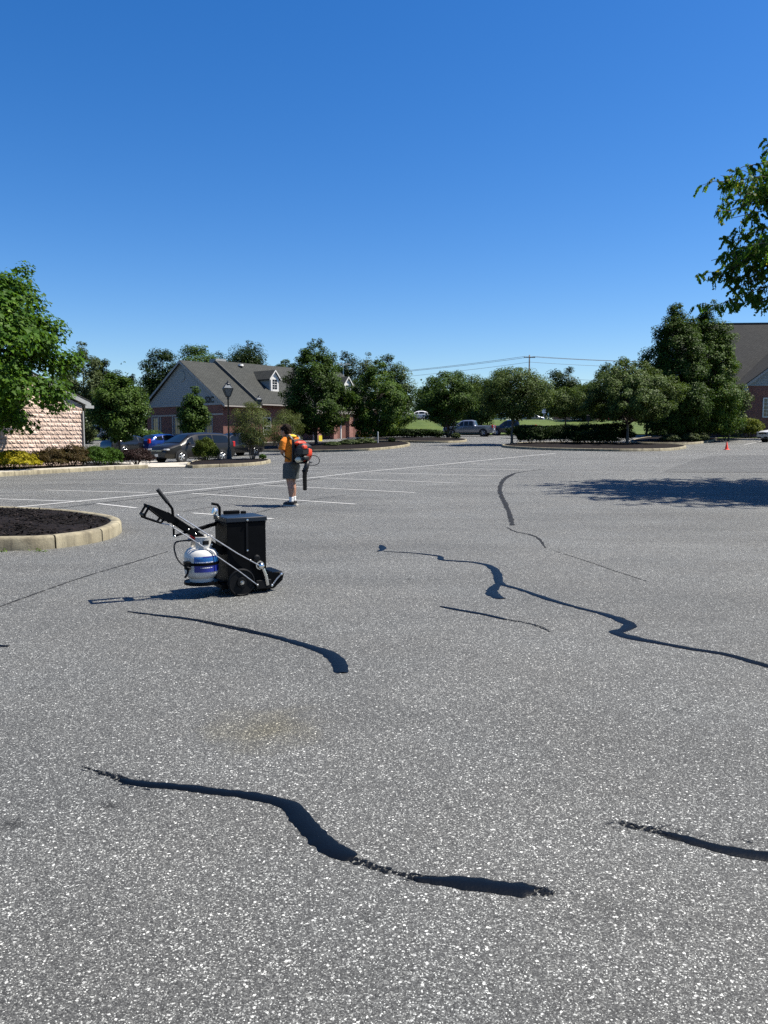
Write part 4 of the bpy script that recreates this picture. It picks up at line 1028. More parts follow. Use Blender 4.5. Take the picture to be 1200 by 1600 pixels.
# ------------------------------------------------------------------ trees
PEAR = [(0, .55), (.12, .85), (.3, 1.0), (.5, .92), (.7, .70), (.86, .42), (1, .10)]
OVAL = [(0, .45), (.2, .85), (.45, 1.0), (.7, .85), (.88, .5), (1, .15)]
ROUND = [(0, .6), (.2, .95), (.45, 1.0), (.7, .82), (.9, .45), (1, .1)]
VASE = [(0, .35), (.25, .8), (.5, 1.0), (.72, .9), (.9, .55), (1, .15)]
def pr(p, R): return [(a, b*R) for a, b in p]
def px_tree(name, label, px, D, top, wpx, crown_bottom, prof, ncl, nlf, ls, mat, seed, **kw):
    """place by picture column and depth; the size follows from real scale"""
    x = gx(px, D); g = T(x, D)+kw.get('dz', 0)
    h = CAM_H+(685-top)*D/FPX-g; cb = CAM_H+(685-crown_bottom)*D/FPX-g
    return tree(name, label, x, D, h, pr(prof, wpx*.45*D/FPX), max(.25, cb), ncl, nlf, ls, mat, seed, **kw)
# near left maple, rooted outside the frame
tree('maple_tree', 'large green maple overhanging the block building at the left edge', -18.6, 31.4, 9.3, [(0, 3.6), (.1, 4.6), (.25, 5.2), (.4, 5.4), (.55, 5.0), (.7, 4.5), (.85, 3.5), (1, 1.0)], 1.95, 500, 85, .16, 'leaf_maple', 21, tr=.17, cr=.52, shape='maple', limbs=60, droop=.35, dz=.1, inner=.25, asp=(1, .62))
# honey locust on the right, its branches hanging into the frame
def locust():
    x, y = 15.9, 21.2; z = T(x, y); rng = np.random.default_rng(8)
    root = thing('honey_locust_tree', 'honey locust with drooping feathery branches reaching in from the right edge', 'tree', (x, y, z))
    mb = MB(); tips = []
    mb.tube([(0, 0, -.1), (.03, .02, 1.2), (-.05, .05, 2.6), (.05, 0, 4.2), (0, .1, 7.6), (.1, 0, 12.0)], [.2, .15, .14, .12, .09, .03], 10)
    for i in range(150):
        a = rng.uniform(0, 2*math.pi); zb = rng.uniform(3.4, 11.4)
        prof = np.interp(zb, [3.4, 5, 7, 8.8, 10.4, 11.6], [3.6, 5.9, 6.8, 6.5, 5.0, 2.4])
        if i >= 105: a = rng.uniform(2.5, 4.2); zb = rng.uniform(3.8, 9.6); prof = np.interp(zb, [3.4, 5, 7, 8.8, 10.4, 11.6], [4.6, 6.0, 6.6, 6.2, 5.0, 2.4])
        L = prof*(rng.uniform(.5, 1.04) if i < 105 else rng.uniform(.78, 1.03)); up = rng.uniform(.10, .40)
        pts = []; 
        for k in range(7):
            f = k/6; bend = rng.normal(0, .1)
            rr = L*f; pts.append(Vector((math.cos(a+.25*math.sin(f*3+i))*rr, math.sin(a+.25*math.sin(f*3+i))*rr, zb+L*up*f-L*.26*f**2.6+bend*f)))
        mb.tube(pts, [.055*(1-f/6*.85) for f in range(7)], 5)
        for k in range(2, 7):
            nt = 4 if k > 3 else 2
            for _ in range(nt):
                q = pts[k].lerp(pts[k-1], rng.random()); aa = a+rng.normal(0, 1.0); l2 = rng.uniform(.35, 1.15)
                e = q+Vector((math.cos(aa)*l2, math.sin(aa)*l2, rng.uniform(-.45, .25)*l2))
                m = q.lerp(e, .5)+Vector((0, 0, .10*l2))
                mb.tube([q, m, e], [.014, .009, .004], 4)
                for w in range(7): tips.append((q.lerp(m, w/3.5) if w < 3.5 else m.lerp(e, (w-3.5)/3)))
    mb.build('trunk', 'bark', root, smooth=True)
    # compound leaves: leaflets along a drooping stalk
    tips = np.array([tuple(t) for t in tips]); n = len(tips)
    tips = tips + rng.normal(0, .05, (n, 3))
    az = rng.uniform(0, 2*np.pi, n); dn = rng.uniform(-1.5, -.05, n)
    d = np.stack([np.cos(az), np.sin(az), dn], 1); d /= np.linalg.norm(d, axis=1)[:, None]
    K = 6; Ls = rng.uniform(.16, .30, n); C = []; O = []
    for k in range(K):
        f = (k+.5)/K
        p = tips+d*(Ls*f)[:, None]+np.array([0, 0, -1])*(Ls*.35*f*f)[:, None]
        s = np.stack([-np.sin(az), np.cos(az), np.zeros(n)], 1)
        for sg in (1, -1): C.append(p+s*(sg*.028)); O.append(s*sg*1.6+d*.8)
    C = np.concatenate(C); O = np.concatenate(O)
    leaves('crown', C, .11*rng.uniform(.6, 1.4, len(C)), O, rng, 'leaf_locust', root, 'plain', up=.7, droop=.25, jit=.45)
locust()
GB = 'background trees'
px_tree('dogwood_tree', 'dense mid-green tree between block building and parked cars', 187, 52, 586, 88, 690, [(0, .3), (.2, .75), (.45, 1), (.7, .85), (.88, .5), (1, .15)], 170, 120, .13, 'leaf_mid', 31, tr=.08, cr=.36, limbs=10)
px_tree('tall_tree', 'tall grey-green tree rising behind the block building roof', 133, 80, 538, 84, 690, OVAL, 140, 110, .19, 'leaf_grey', 32, tr=.2)
px_tree('tall_tree', 'dark tree right behind the grey-green one, left of the office', 172, 92, 560, 76, 690, OVAL, 120, 110, .2, 'leaf_dark', 33, tr=.2)
px_tree('tall_tree', 'low dark tree filling the gap left of the office gable', 212, 105, 588, 62, 690, ROUND, 100, 110, .2, 'leaf_dark', 34, tr=.2)
px_tree('tall_tree', 'open tree with loose top standing behind the office gable, leftmost', 256, 120, 545, 66, 640, ROUND, 130, 110, .24, 'leaf_dark', 35, tr=.25, cr=.85)
px_tree('tall_tree', 'broad dark tree behind the office ridge beside the gable peak', 312, 122, 539, 90, 640, ROUND, 190, 110, .24, 'leaf_mid', 36, tr=.25, cr=1.0)
px_tree('tall_tree', 'rounded dark tree behind the middle of the office ridge', 390, 124, 536, 70, 640, ROUND, 160, 120, .24, 'leaf_dark', 37, tr=.25, cr=1.0)
px_tree('tall_tree', 'lower rounded tree behind the office ridge beside the pear', 446, 130, 562, 58, 640, ROUND, 110, 110, .25, 'leaf_far', 38, tr=.25)
px_tree('tall_tree', 'dark tree between the two tallest behind the office ridge', 350, 132, 552, 60, 640, ROUND, 110, 110, .25, 'leaf_dark', 90, tr=.25, cr=1.0)
px_tree('small_tree', 'small bushy tree in front of the office gable wall', 303, 62, 606, 48, 684, [(0, .5), (.2, .8), (.4, 1), (.6, .9), (.8, .6), (1, .15)], 90, 110, .13, 'leaf_mid', 39, tr=.06, cr=.30, limbs=8)
px_tree('crape_myrtle', 'loose olive crape myrtle with many stems beside the lamp post', 394, 41.3, 629, 76, 700, VASE, 120, 90, .075, 'leaf_myrtle', 40, tr=.03, cr=.24, stems=7, bark='bark_pale', limbs=16, dz=.15, shape='narrow')
px_tree('crape_myrtle', 'olive crape myrtle farther back, just left of the worker head', 447, 56, 640, 66, 692, ROUND, 80, 90, .09, 'leaf_myrtle', 41, tr=.03, cr=.28, stems=5, bark='bark_pale', limbs=10, shape='narrow')
px_tree('pear_tree', 'tall dense dark pear tree just right of the office', 494, 66, 534, 108, 675, PEAR, 300, 125, .135, 'leaf_pear', 42, tr=.14, cr=.42, dz=.15, limbs=30, inner=.3)
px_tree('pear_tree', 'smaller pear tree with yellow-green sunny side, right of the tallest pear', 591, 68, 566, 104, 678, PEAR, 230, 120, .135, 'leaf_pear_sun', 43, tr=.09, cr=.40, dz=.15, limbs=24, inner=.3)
px_tree('tall_tree', 'far dark tree between the two pear trees', 540, 118, 553, 50, 660, ROUND, 70, 110, .24, 'leaf_dark', 44, tr=.22, cr=.9, group=GB)
px_tree('tall_tree', 'far tree peeping over the smaller pear on its left', 572, 120, 551, 46, 660, ROUND, 60, 110, .24, 'leaf_grey', 45, tr=.22, cr=.9, group=GB)
px_tree('tall_tree', 'far grey-green tree over the smaller pear on its right', 613, 115, 551, 58, 668, ROUND, 100, 110, .22, 'leaf_far', 46, tr=.22, cr=.8, group=GB)
px_tree('tall_tree', 'low dark tree at the left end of the grass bank', 624, 136, 604, 38, 655, ROUND, 60, 110, .22, 'leaf_dark', 47, tr=.2, group=GB)
px_tree('shade_tree', 'round-headed tree with forked trunk in front of the silver pickup', 700, 79, 580, 100, 664, VASE, 190, 115, .15, 'leaf_mid', 48, tr=.11, cr=.50, stems=3, limbs=18, dz=.15)
px_tree('shade_tree', 'dusty olive tree standing on the left end of the hedge island', 800, 60, 577, 130, 655, VASE, 230, 105, .115, 'leaf_crab', 49, tr=.10, cr=.42, limbs=30, dz=.17, bark='bark_pale')
px_tree('shade_tree', 'dark rounded tree between the pickups and the dusty olive tree', 752, 98, 590, 62, 660, ROUND, 100, 110, .18, 'leaf_far', 50, tr=.14, cr=.6)
px_tree('shade_tree', 'dark filler tree between the round-headed and dusty olive trees', 735, 112, 600, 66, 660, ROUND, 100, 110, .2, 'leaf_mid', 91, tr=.15, cr=.7)
px_tree('shade_tree', 'dark tree between dusty olive tree and crabapple, far back', 912, 118, 603, 70, 652, ROUND, 110, 110, .2, 'leaf_far', 92, tr=.15, cr=.75)
px_tree('tall_tree', 'far rounded tree right of the utility pole', 880, 150, 574, 56, 640, ROUND, 90, 110, .28, 'leaf_dark', 51, tr=.25, cr=1.0, group=GB)
px_tree('shade_tree', 'olive tree on the far hedge island behind the hedges', 884, 79, 606, 98, 650, VASE, 130, 110, .15, 'leaf_crab', 52, tr=.10, cr=.5, bark='bark')
px_tree('crabapple_tree', 'wide spreading crabapple with pale trunk at the right of the hedge island', 980, 58, 562, 182, 654, [(0, .55), (.2, .95), (.4, 1.0), (.6, .78), (.8, .48), (1, .16)], 380, 110, .12, 'leaf_crab', 53, tr=.11, cr=.36, limbs=50, dz=.17, bark='bark_pale')
px_tree('pear_tree', 'tall dark pear tree, left of the twin pair by the brick building', 1051, 66, 473, 114, 672, [(0, .75), (.2, 1.0), (.45, .95), (.65, .75), (.85, .45), (1, .12)], 360, 130, .145, 'leaf_pear', 54, tr=.2, cr=.48, limbs=40, dz=.17, inner=.3)
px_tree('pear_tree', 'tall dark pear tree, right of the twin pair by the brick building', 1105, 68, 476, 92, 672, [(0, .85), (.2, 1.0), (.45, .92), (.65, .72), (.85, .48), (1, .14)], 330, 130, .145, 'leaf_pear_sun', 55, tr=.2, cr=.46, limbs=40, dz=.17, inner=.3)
px_tree('dogwood_tree', 'low dogwood with pale flowers against the brick building corner', 1138, 70, 590, 52, 676, OVAL, 110, 110, .14, 'leaf_dogwood', 56, tr=.08, cr=.38, limbs=10)
px_tree('shade_tree', 'dark tree behind the crabapple, before the far brick building', 1010, 86, 606, 84, 655, ROUND, 130, 120, .18, 'leaf_dark', 57, tr=.14, cr=.6)
for i, (px, top, w, lb) in enumerate(((668, 606, 50, 'far hazy tree right of the grass bank end'), (722, 598, 60, 'far tree behind the round-headed tree'), (848, 600, 60, 'far tree behind the utility pole foot'), (925, 598, 64, 'far tree above the parked red car'), (985, 600, 70, 'far tree hidden behind the crabapple'), (775, 590, 64, 'far tree behind the dusty olive tree'), (502, 580, 60, 'far tree behind the tallest pear'), (100, 585, 70, 'far tree behind the block building'))):
    px_tree('tall_tree', lb, px, 205+i*4, top, w, 650, ROUND, 70, 90, .42, 'leaf_far', 70+i, tr=.3, cr=1.6, group=GB, limbs=8)
# far wood closing the horizon
rng = np.random.default_rng(99); C = []
for i in range(420):
    x = rng.uniform(-170, 190); y = rng.uniform(250, 290); hh = 7+4*math.sin(x*.05)+3*math.sin(x*.13+1)+rng.uniform(-1, 2)
    C.append(np.array([x, y, 3.2])+np.stack([rng.normal(0, 2.4, 70), rng.normal(0, 2.4, 70), np.abs(rng.normal(0, .5, 70))*hh], 1))
C = np.concatenate(C); o_ = C-np.array([0, 270, 0]); o_ = np.tile([0, -.6, .6], (len(C), 1))+rng.normal(0, .5, C.shape)
w = leaves('far_wood', C, 1.1*rng.uniform(.6, 1.3, len(C)), o_, rng, 'leaf_far', None); tag(w, 'distant wood closing the horizon', 'wood', kind='stuff')

# shrubs
def S(name, label, px, D, wpx, hpx, mat, seed, n=4200, ls=.06, depth=None, dz=.13, **kw):
    w = wpx/2*D/FPX; shrub(name, label, gx(px, D), D, (w, depth or w, hpx*D/FPX), mat, seed, ls, n, dz=dz, **kw)
S('shrub', 'bright golden yellow shrub at the left edge before the block wall', 14, 33.2, 86, 28, 'leaf_gold', 1, 6500, .055, group='shrubs along the sidewalk')
S('shrub', 'rusty brown shrub next to the golden one', 76, 34.6, 52, 29, 'leaf_rust', 2, 5000, .05, rough=.16, group='shrubs along the sidewalk')
S('shrub', 'rusty brown shrub at the corner of the block wall', 112, 35.6, 52, 32, 'leaf_rust', 3, 5000, .05, rough=.18, group='shrubs along the sidewalk')
S('shrub', 'bright green clipped shrub right of the block wall corner', 150, 36.3, 46, 31, 'leaf_box', 4, 5500, .05, group='shrubs along the sidewalk')
S('shrub', 'smaller green shrub touching the dark plum one', 173, 36.9, 34, 28, 'leaf_box', 5, 4200, .05, group='shrubs along the sidewalk')
S('shrub', 'low dark plum shrub before the parked minivan', 212, 38.0, 54, 25, 'leaf_plum', 6, 5500, .045, group='shrubs along the sidewalk')
S('shrub', 'round olive-green ball shrub in front of the minivan door', 321, 41.0, 39, 36, 'leaf_ball', 7, 6500, .05)
S('shrub', 'tiny dark shrub at the tip of the lamp island', 410, 42.6, 11, 8, 'leaf_box', 8, 900, .04)
S('shrub', 'leafy green shrub behind the blue car', 232, 66, 62, 26, 'leaf_mid', 9, 4500, .1, dz=.3)
for i, (px, D, w, h, lb) in enumerate(((520, 62.5, 26, 7, 'sparse low plant under the tallest pear'), (547, 63, 34, 9, 'low spreading juniper before the trailer'), (570, 63.5, 34, 9, 'low spreading juniper beside the trailer tongue'), (612, 66, 10, 7, 'small round shrub at the right end of the tree island'))):
    S('shrub', lb, px, D, w, h, 'leaf_grey' if i < 3 else 'leaf_dark', 20+i, 1800, .08, dz=.15)
S('hedge', 'long dark clipped hedge at the left of the silver pickup', 640, 75, 100, 15, 'leaf_dark', 30, 7000, .1, depth=.8, boxy=3, cat='hedge', dz=.1)
S('shrub', 'small pale shrub at the kerb tip before the silver pickup', 712, 72.5, 14, 9, 'leaf_grey', 31, 900, .08)
S('hedge', 'dark rounded hedge next to the dusty olive tree trunk', 829, 58.5, 38, 24, 'leaf_dark', 32, 5000, .08, boxy=2.6, cat='hedge')
S('hedge', 'dark hedge in the middle of the hedge island', 882, 58.8, 72, 27, 'leaf_dark', 33, 7000, .08, depth=1.0, boxy=2.6, cat='hedge', rough=.12)
S('hedge', 'dark tall clipped hedge beside the crabapple trunk', 945, 59.2, 84, 30, 'leaf_dark', 34, 8000, .08, depth=1.2, boxy=3, cat='hedge')
S('hedge', 'low dark hedge in front of the taller clipped one', 930, 56.3, 70, 22, 'leaf_dark', 35, 6000, .07, depth=.7, boxy=2.6, cat='hedge')
S('hedge', 'dark hedge on the far island behind the navy pickup', 838, 80, 90, 17, 'leaf_dark', 36, 6000, .11, depth=1.0, boxy=3, cat='hedge')
S('shrub', 'dark mound shrub behind the crabapple by the far drive', 1043, 76, 50, 15, 'leaf_dark', 37, 4000, .1)
S('shrub', 'grey-green low shrub under the twin pear trees, left', 1048, 63.4, 30, 11, 'leaf_grey', 38, 2600, .08)
S('shrub', 'grey-green low shrub under the twin pear trees, middle', 1078, 63.8, 30, 13, 'leaf_grey', 39, 2600, .08)
S('shrub', 'grey-green low shrub under the twin pear trees, right', 1096, 65, 22, 13, 'leaf_grey', 40, 2200, .08)
S('shrub', 'dark green bushy shrub under the left twin tree', 1075, 70, 60, 26, 'leaf_dark', 41, 4500, .1)
S('shrub', 'dark shrub mass against the shaded corner under the dogwood', 1132, 73, 56, 34, 'leaf_dark', 42, 5000, .1)
S('shrub', 'yellow-green round shrub below the brick building window', 1172, 74.5, 40, 30, 'leaf_yellowbush', 43, 4500, .09)

# ------------------------------------------------------------------ vehicles
SPEC = {
 'minivan': dict(L=5.15, W=2.0, top=[(2.57, .60), (2.53, .74), (2.38, .90), (2.0, 1.02), (1.62, 1.10), (.72, 1.60), (.35, 1.70), (-.6, 1.75), (-1.7, 1.72), (-2.2, 1.62), (-2.45, 1.2), (-2.55, .95), (-2.57, .6)], belt=[(-2.57, 1.12), (1.7, .98), (2.57, .72)], wx=(1.58, -1.42), r=.34,
   side=[(1.42, .62, .28), (.22, -.78, .0), (-.86, -2.15, -.12)], ws=(1.52, .74), rw=(-2.24, -2.43), zb=.22),
 'suv': dict(L=4.7, W=1.88, top=[(2.35, .62), (2.32, .85), (2.1, .98), (1.2, 1.10), (.5, 1.56), (.1, 1.66), (-.8, 1.68), (-1.8, 1.62), (-2.15, 1.3), (-2.3, 1.0), (-2.35, .6)], belt=[(-2.35, 1.08), (1.3, 1.0), (2.35, .75)], wx=(1.42, -1.35), r=.36,
   side=[(1.0, .12, .3), (.04, -.9, .0), (-.98, -1.95, -.15)], ws=(1.14, .52), rw=(-1.86, -2.12), zb=.26),
 'hatch': dict(L=4.4, W=1.8, top=[(2.2, .55), (2.16, .75), (1.95, .86), (1.15, .98), (.4, 1.4), (.0, 1.5), (-.7, 1.5), (-1.5, 1.40), (-2.0, 1.08), (-2.15, .95), (-2.2, .55)], belt=[(-2.2, 1.0), (1.2, .9), (2.2, .7)], wx=(1.35, -1.28), r=.33,
   side=[(.95, .02, .3), (-.06, -.85, .0), (-.92, -1.6, -.1)], ws=(1.1, .42), rw=(-1.52, -1.97), zb=.2),
 'sedan': dict(L=4.75, W=1.82, top=[(2.37, .52), (2.3, .70), (2.0, .82), (1.15, .94), (.35, 1.34), (-.05, 1.43), (-.7, 1.43), (-1.2, 1.32), (-1.8, 1.06), (-2.2, 1.02), (-2.33, .85), (-2.37, .5)], belt=[(-2.37, .96), (1.2, .88), (2.37, .68)], wx=(1.42, -1.38), r=.33,
   side=[(.95, .02, .3), (-.06, -.95, .0), (-1.0, -1.4, -.2)], ws=(1.1, .38), rw=(-1.22, -1.76), zb=.19),
 'pickup': dict(L=5.75, W=1.98, top=[(2.87, .75), (2.84, 1.0), (2.6, 1.10), (1.5, 1.18), (.9, 1.68), (.55, 1.82), (-.4, 1.84), (-.72, 1.76), (-.86, 1.26), (-.9, 1.21), (-2.8, 1.21), (-2.86, 1.15), (-2.87, .6)], belt=[(-2.87, 1.16), (1.5, 1.10), (2.87, .9)], wx=(1.85, -1.75), r=.40,
   side=[(1.25, .52, .32), (.42, -.05, .0), (-.12, -.62, -.04)], ws=(1.44, .92), rw=(-.74, -.85), zb=.36)}
def vehicle(kind, name, label, cat, loc, ang, paint, group=None, detail=True, z=None):
    s = SPEC[kind]; L, W = s['L'], s['W']; hw = W/2
    tx = [p[0] for p in s['top']][::-1]; tz = [p[1] for p in s['top']][::-1]
    bx = [p[0] for p in s['belt']]; bz = [p[1] for p in s['belt']]
    top = lambda x: float(np.interp(x, tx, tz)); 
    belt = lambda x: min(float(np.interp(x, bx, bz)), top(x)-.02)
    def half(x): u = abs(x)/(L/2); return hw*(1-.16*u**7)
    def sec(x):
        w, t, b = half(x), top(x), belt(x); k = min(1, max(0, (t-b-.03)/.5)); yr = w*(.95-.21*k); e = max(0, abs(x)-(L/2-.25))/.25
        zb = s['zb']+.10*e
        return [(0, zb), (w*.88, zb), (w*.965, zb+.10), (w, (zb+b)/2+.05), (w*.985, b), (yr, max(b+.005, t-.05-.03*k)), (yr-.10-.06*k, t-.008), (0, t+.02)]
    root = thing(name, label, cat, loc, ang, group)
    xs = sorted(set([round(x, 3) for x in tx]+[round(-L/2+L*i/30, 3) for i in range(31)]))
    rows = []
    for x in xs:
        h = sec(x); rows.append([(x, -y, zz) for y, zz in h]+[(x, y, zz) for y, zz in reversed(h[1:-1])])
    mb = MB(); c = len(rows[0]); vs = [p for r in rows for p in r]; fs = []
    for i in range(len(rows)-1):
        for j in range(c): fs.append((i*c+j, i*c+(j+1) % c, (i+1)*c+(j+1) % c, (i+1)*c+j))
    fs.append(tuple(range(c))); fs.append(tuple(reversed(range((len(rows)-1)*c, len(rows)*c))))
    fs = [tuple(reversed(f)) for f in fs]
    body = mb.add(vs, fs).build('body', paint, root); autosmooth(body, 40)
    # side glass
    def P(x, t, sg, off=.008):
        h = sec(x); a, b = h[4], h[5]; y = a[0]+(b[0]-a[0])*t; zz = a[1]+(b[1]-a[1])*t
        return (x, sg*(y+off), zz+off*.3)
    for sg in (1, -1):
        for (xa, xb, sl) in s['side']:
            rws = []
            for i in range(5):
                t = .10+.80*i/4
                ra, rb = xa-max(0, sl)*1.6*t*(1 if sl > 0 else 0), xb+(max(0, -sl)*1.6*t)
                rws.append([P(ra+(rb-ra)*j/6, t, sg) for j in range(7)])
            MB().grid(rws).build('side_window', 'glass_car', root, smooth=True)
    for (xa, xb), nm in ((s['ws'], 'windshield'), (s['rw'], 'rear_window')):
        rws = []
        sgn = 1 if nm == 'windshield' else -1
        for i in range(6):
            x = xa+(xb-xa)*i/5; h = sec(x); y = h[6][0]*1.0; rws.append([(x+sgn*.012, y*(-1+2*j/6), h[6][1]+.02+.022*(1-abs(-1+2*j/6))) for j in range(7)])
        MB().grid(rws).build(nm, 'glass_car', root, smooth=True)
    # wheels
    r = s['r']
    for wx in s['wx']:
        for sg in (1, -1):
            y = sg*(half(wx)-.10)
            A = Matrix.Translation((wx, sg*(half(wx)*1.0-.02), r+.01)) @ Matrix.Rotation(math.pi/2, 4, 'X')
            MB().lathe([(0, -.028), (r+.07, -.028), (r+.075, .0), (r+.07, .028), (0, .028)], 22, A).build('wheel_arch', 'plastic_dark', root)
            A = Matrix.Translation((wx, sg*(half(wx)-.06), r)) @ Matrix.Rotation(-sg*math.pi/2, 4, 'X')
            ty = MB().lathe([(r*.62, -.10), (r*.9, -.11), (r, -.07), (r, .07), (r*.93, .11), (r*.64, .10), (r*.62, .06)], 24, A).build('wheel', 'rubber', root); autosmooth(ty)
            rm = MB(); rm.lathe([(r*.66, .085), (r*.60, .10), (r*.55, .05)], 20, A); rm.lathe([(r*.16, .07), (r*.14, .10), (0, .10)], 10, A)
            for k in range(5):
                a = 2*math.pi*k/5; 
                for da in (-.13, .13):
                    rm.tube([A @ Vector((r*.12*math.cos(a), r*.12*math.sin(a), .085)), A @ Vector((r*.60*math.cos(a+da), r*.60*math.sin(a+da), .09))], [.026, .02], 5)
            rm.build('rim', 'rim', ty)
            MB().lathe([(0, .03), (r*.6, .03)], 16, A).build('brake_disc', 'plastic_dark', ty)
    if not detail: return root
    xf = L/2; zf = top(xf-.12)
    for sg in (1, -1):
        w = half(xf-.18)
        MB().box((xf-.14, sg*(w-.14), zf-.07), (.24, .36, .11), Matrix.Identity(4), bev=.04).build('headlight', 'lens_clear', root)
        w = half(-xf+.1)
        MB().box((-xf+.10, sg*(w-.10), belt(-xf+.15)-.06), (.18, .24, .34), bev=.03).build('tail_light', 'lens_red', root)
        x = s['ws'][0]-.42; MB().box((x, sg*(half(x)+.09), belt(x)+.10), (.12, .20, .15), bev=.04).build('mirror', paint, root)
        for x in s['side'][:2]:
            MB().box((x[1]+.12, sg*(half(x[1])+.012), belt(x[1])-.10), (.2, .03, .035), bev=.01).build('door_handle', 'chrome', root)
        MB().box(((s['side'][0][1]+s['side'][1][0])/2, sg*(half(0)*.995+.002), (belt(0)+s['zb'])/2+.05), (.014, .012, belt(0)-s['zb']-.22)).build('door_seam', 'plastic_dark', root)
        MB().box((0, sg*(half(0)*.95), s['zb']+.03), (s['wx'][0]-s['wx'][1]-2*r-.2, .06, .10), bev=.02).build('sill', 'plastic_dark', root)
    MB().box((xf-.03, 0, zf-.14), (.10, W*.52, .14), bev=.03).build('grille', 'plastic_dark', root)
    MB().box((xf+.022, 0, zf-.14), (.015, W*.50, .025)).build('grille_bar', 'chrome', root)
    MB().box((xf-.05, 0, s['zb']+.14), (.12, W*.74, .14), bev=.03).build('bumper_intake', 'plastic_dark', root)
    MB().box((xf+.018, 0, s['zb']+.20), (.012, .31, .155)).build('number_plate', 'plate_white', root)
    MB().box((-xf-.015, 0, s['zb']+.45), (.012, .31, .155)).build('number_plate', 'plate_white', root)
    if kind == 'pickup':
        MB().box((-xf+.01, 0, s['zb']+.10), (.16, W*.9, .18), bev=.04).build('rear_bumper', 'chrome', root)
        MB().box((-1.85, 0, 1.235), (1.75, W*.74, .012)).build('bed_liner', 'plastic_dark', root)
    return root
def on(px, D, dz=0): x = gx(px, D); return (x, D, T(x, D)+dz)
def head(dx, dy): return math.atan2(dy, dx)
vehicle('minivan', 'minivan', 'dark grey minivan parked facing the camera behind the lamp island', 'minivan', on(301, 46.6), head(-.62, -.78), 'car_grey')
vehicle('suv', 'parked_car', 'dark car mostly hidden behind the minivan and lamp post', 'car', on(362, 56), head(-.70, -.71), 'car_dark', detail=False)
vehicle('hatch', 'parked_car', 'bright blue hatchback parked behind the minivan hood', 'car', on(260, 62), head(.62, .78), 'car_blue')
vehicle('sedan', 'parked_car', 'black car left of the blue hatchback, under the mid-green tree', 'car', on(207, 60.5), head(.62, .78), 'car_dark', detail=False)
vehicle('pickup', 'pickup_truck', 'white pickup showing beside the corner of the block building', 'pickup truck', on(152, 92), head(-1, -.12), 'car_white')
vehicle('pickup', 'pickup_truck', 'silver-blue pickup parked side-on behind the forked tree', 'pickup truck', on(733, 88), head(-.95, .30), 'car_silver')
vehicle('pickup', 'pickup_truck', 'dark navy pickup parked behind the silver one', 'pickup truck', on(800, 92), head(-.97, .22), 'car_navy')
vehicle('sedan', 'parked_car', 'white sedan at the top of the grass bank, rightmost of the white cars', 'car', on(654, 126, .06), head(-1, .05), 'car_white', group='white cars on the bank road')
vehicle('sedan', 'parked_car', 'white sedan on the bank road behind the pear, middle of the white cars', 'car', on(627, 128, .06), head(-1, -.1), 'car_white', group='white cars on the bank road', detail=False)
vehicle('sedan', 'parked_car', 'white sedan on the bank road half hidden, leftmost of the white cars', 'car', on(606, 128, .06), head(-1, .1), 'car_white', group='white cars on the bank road', detail=False)
vehicle('sedan', 'parked_car', 'red car far across the road right of centre', 'car', on(948, 165), head(1, 0), 'car_red', detail=False)
vehicle('suv', 'parked_car', 'pale teal utility vehicle far across the road beside the red car', 'car', on(920, 167), head(-1, .2), 'car_teal', detail=False)
vehicle('suv', 'parked_car', 'pale car far behind the dusty olive tree', 'car', on(832, 160), head(1, .1), 'car_silver', detail=False)
vehicle('suv', 'white_suv', 'white utility vehicle cut off by the right edge beside the verge', 'car', on(1229, 67.5), head(-1, -.18), 'car_white')

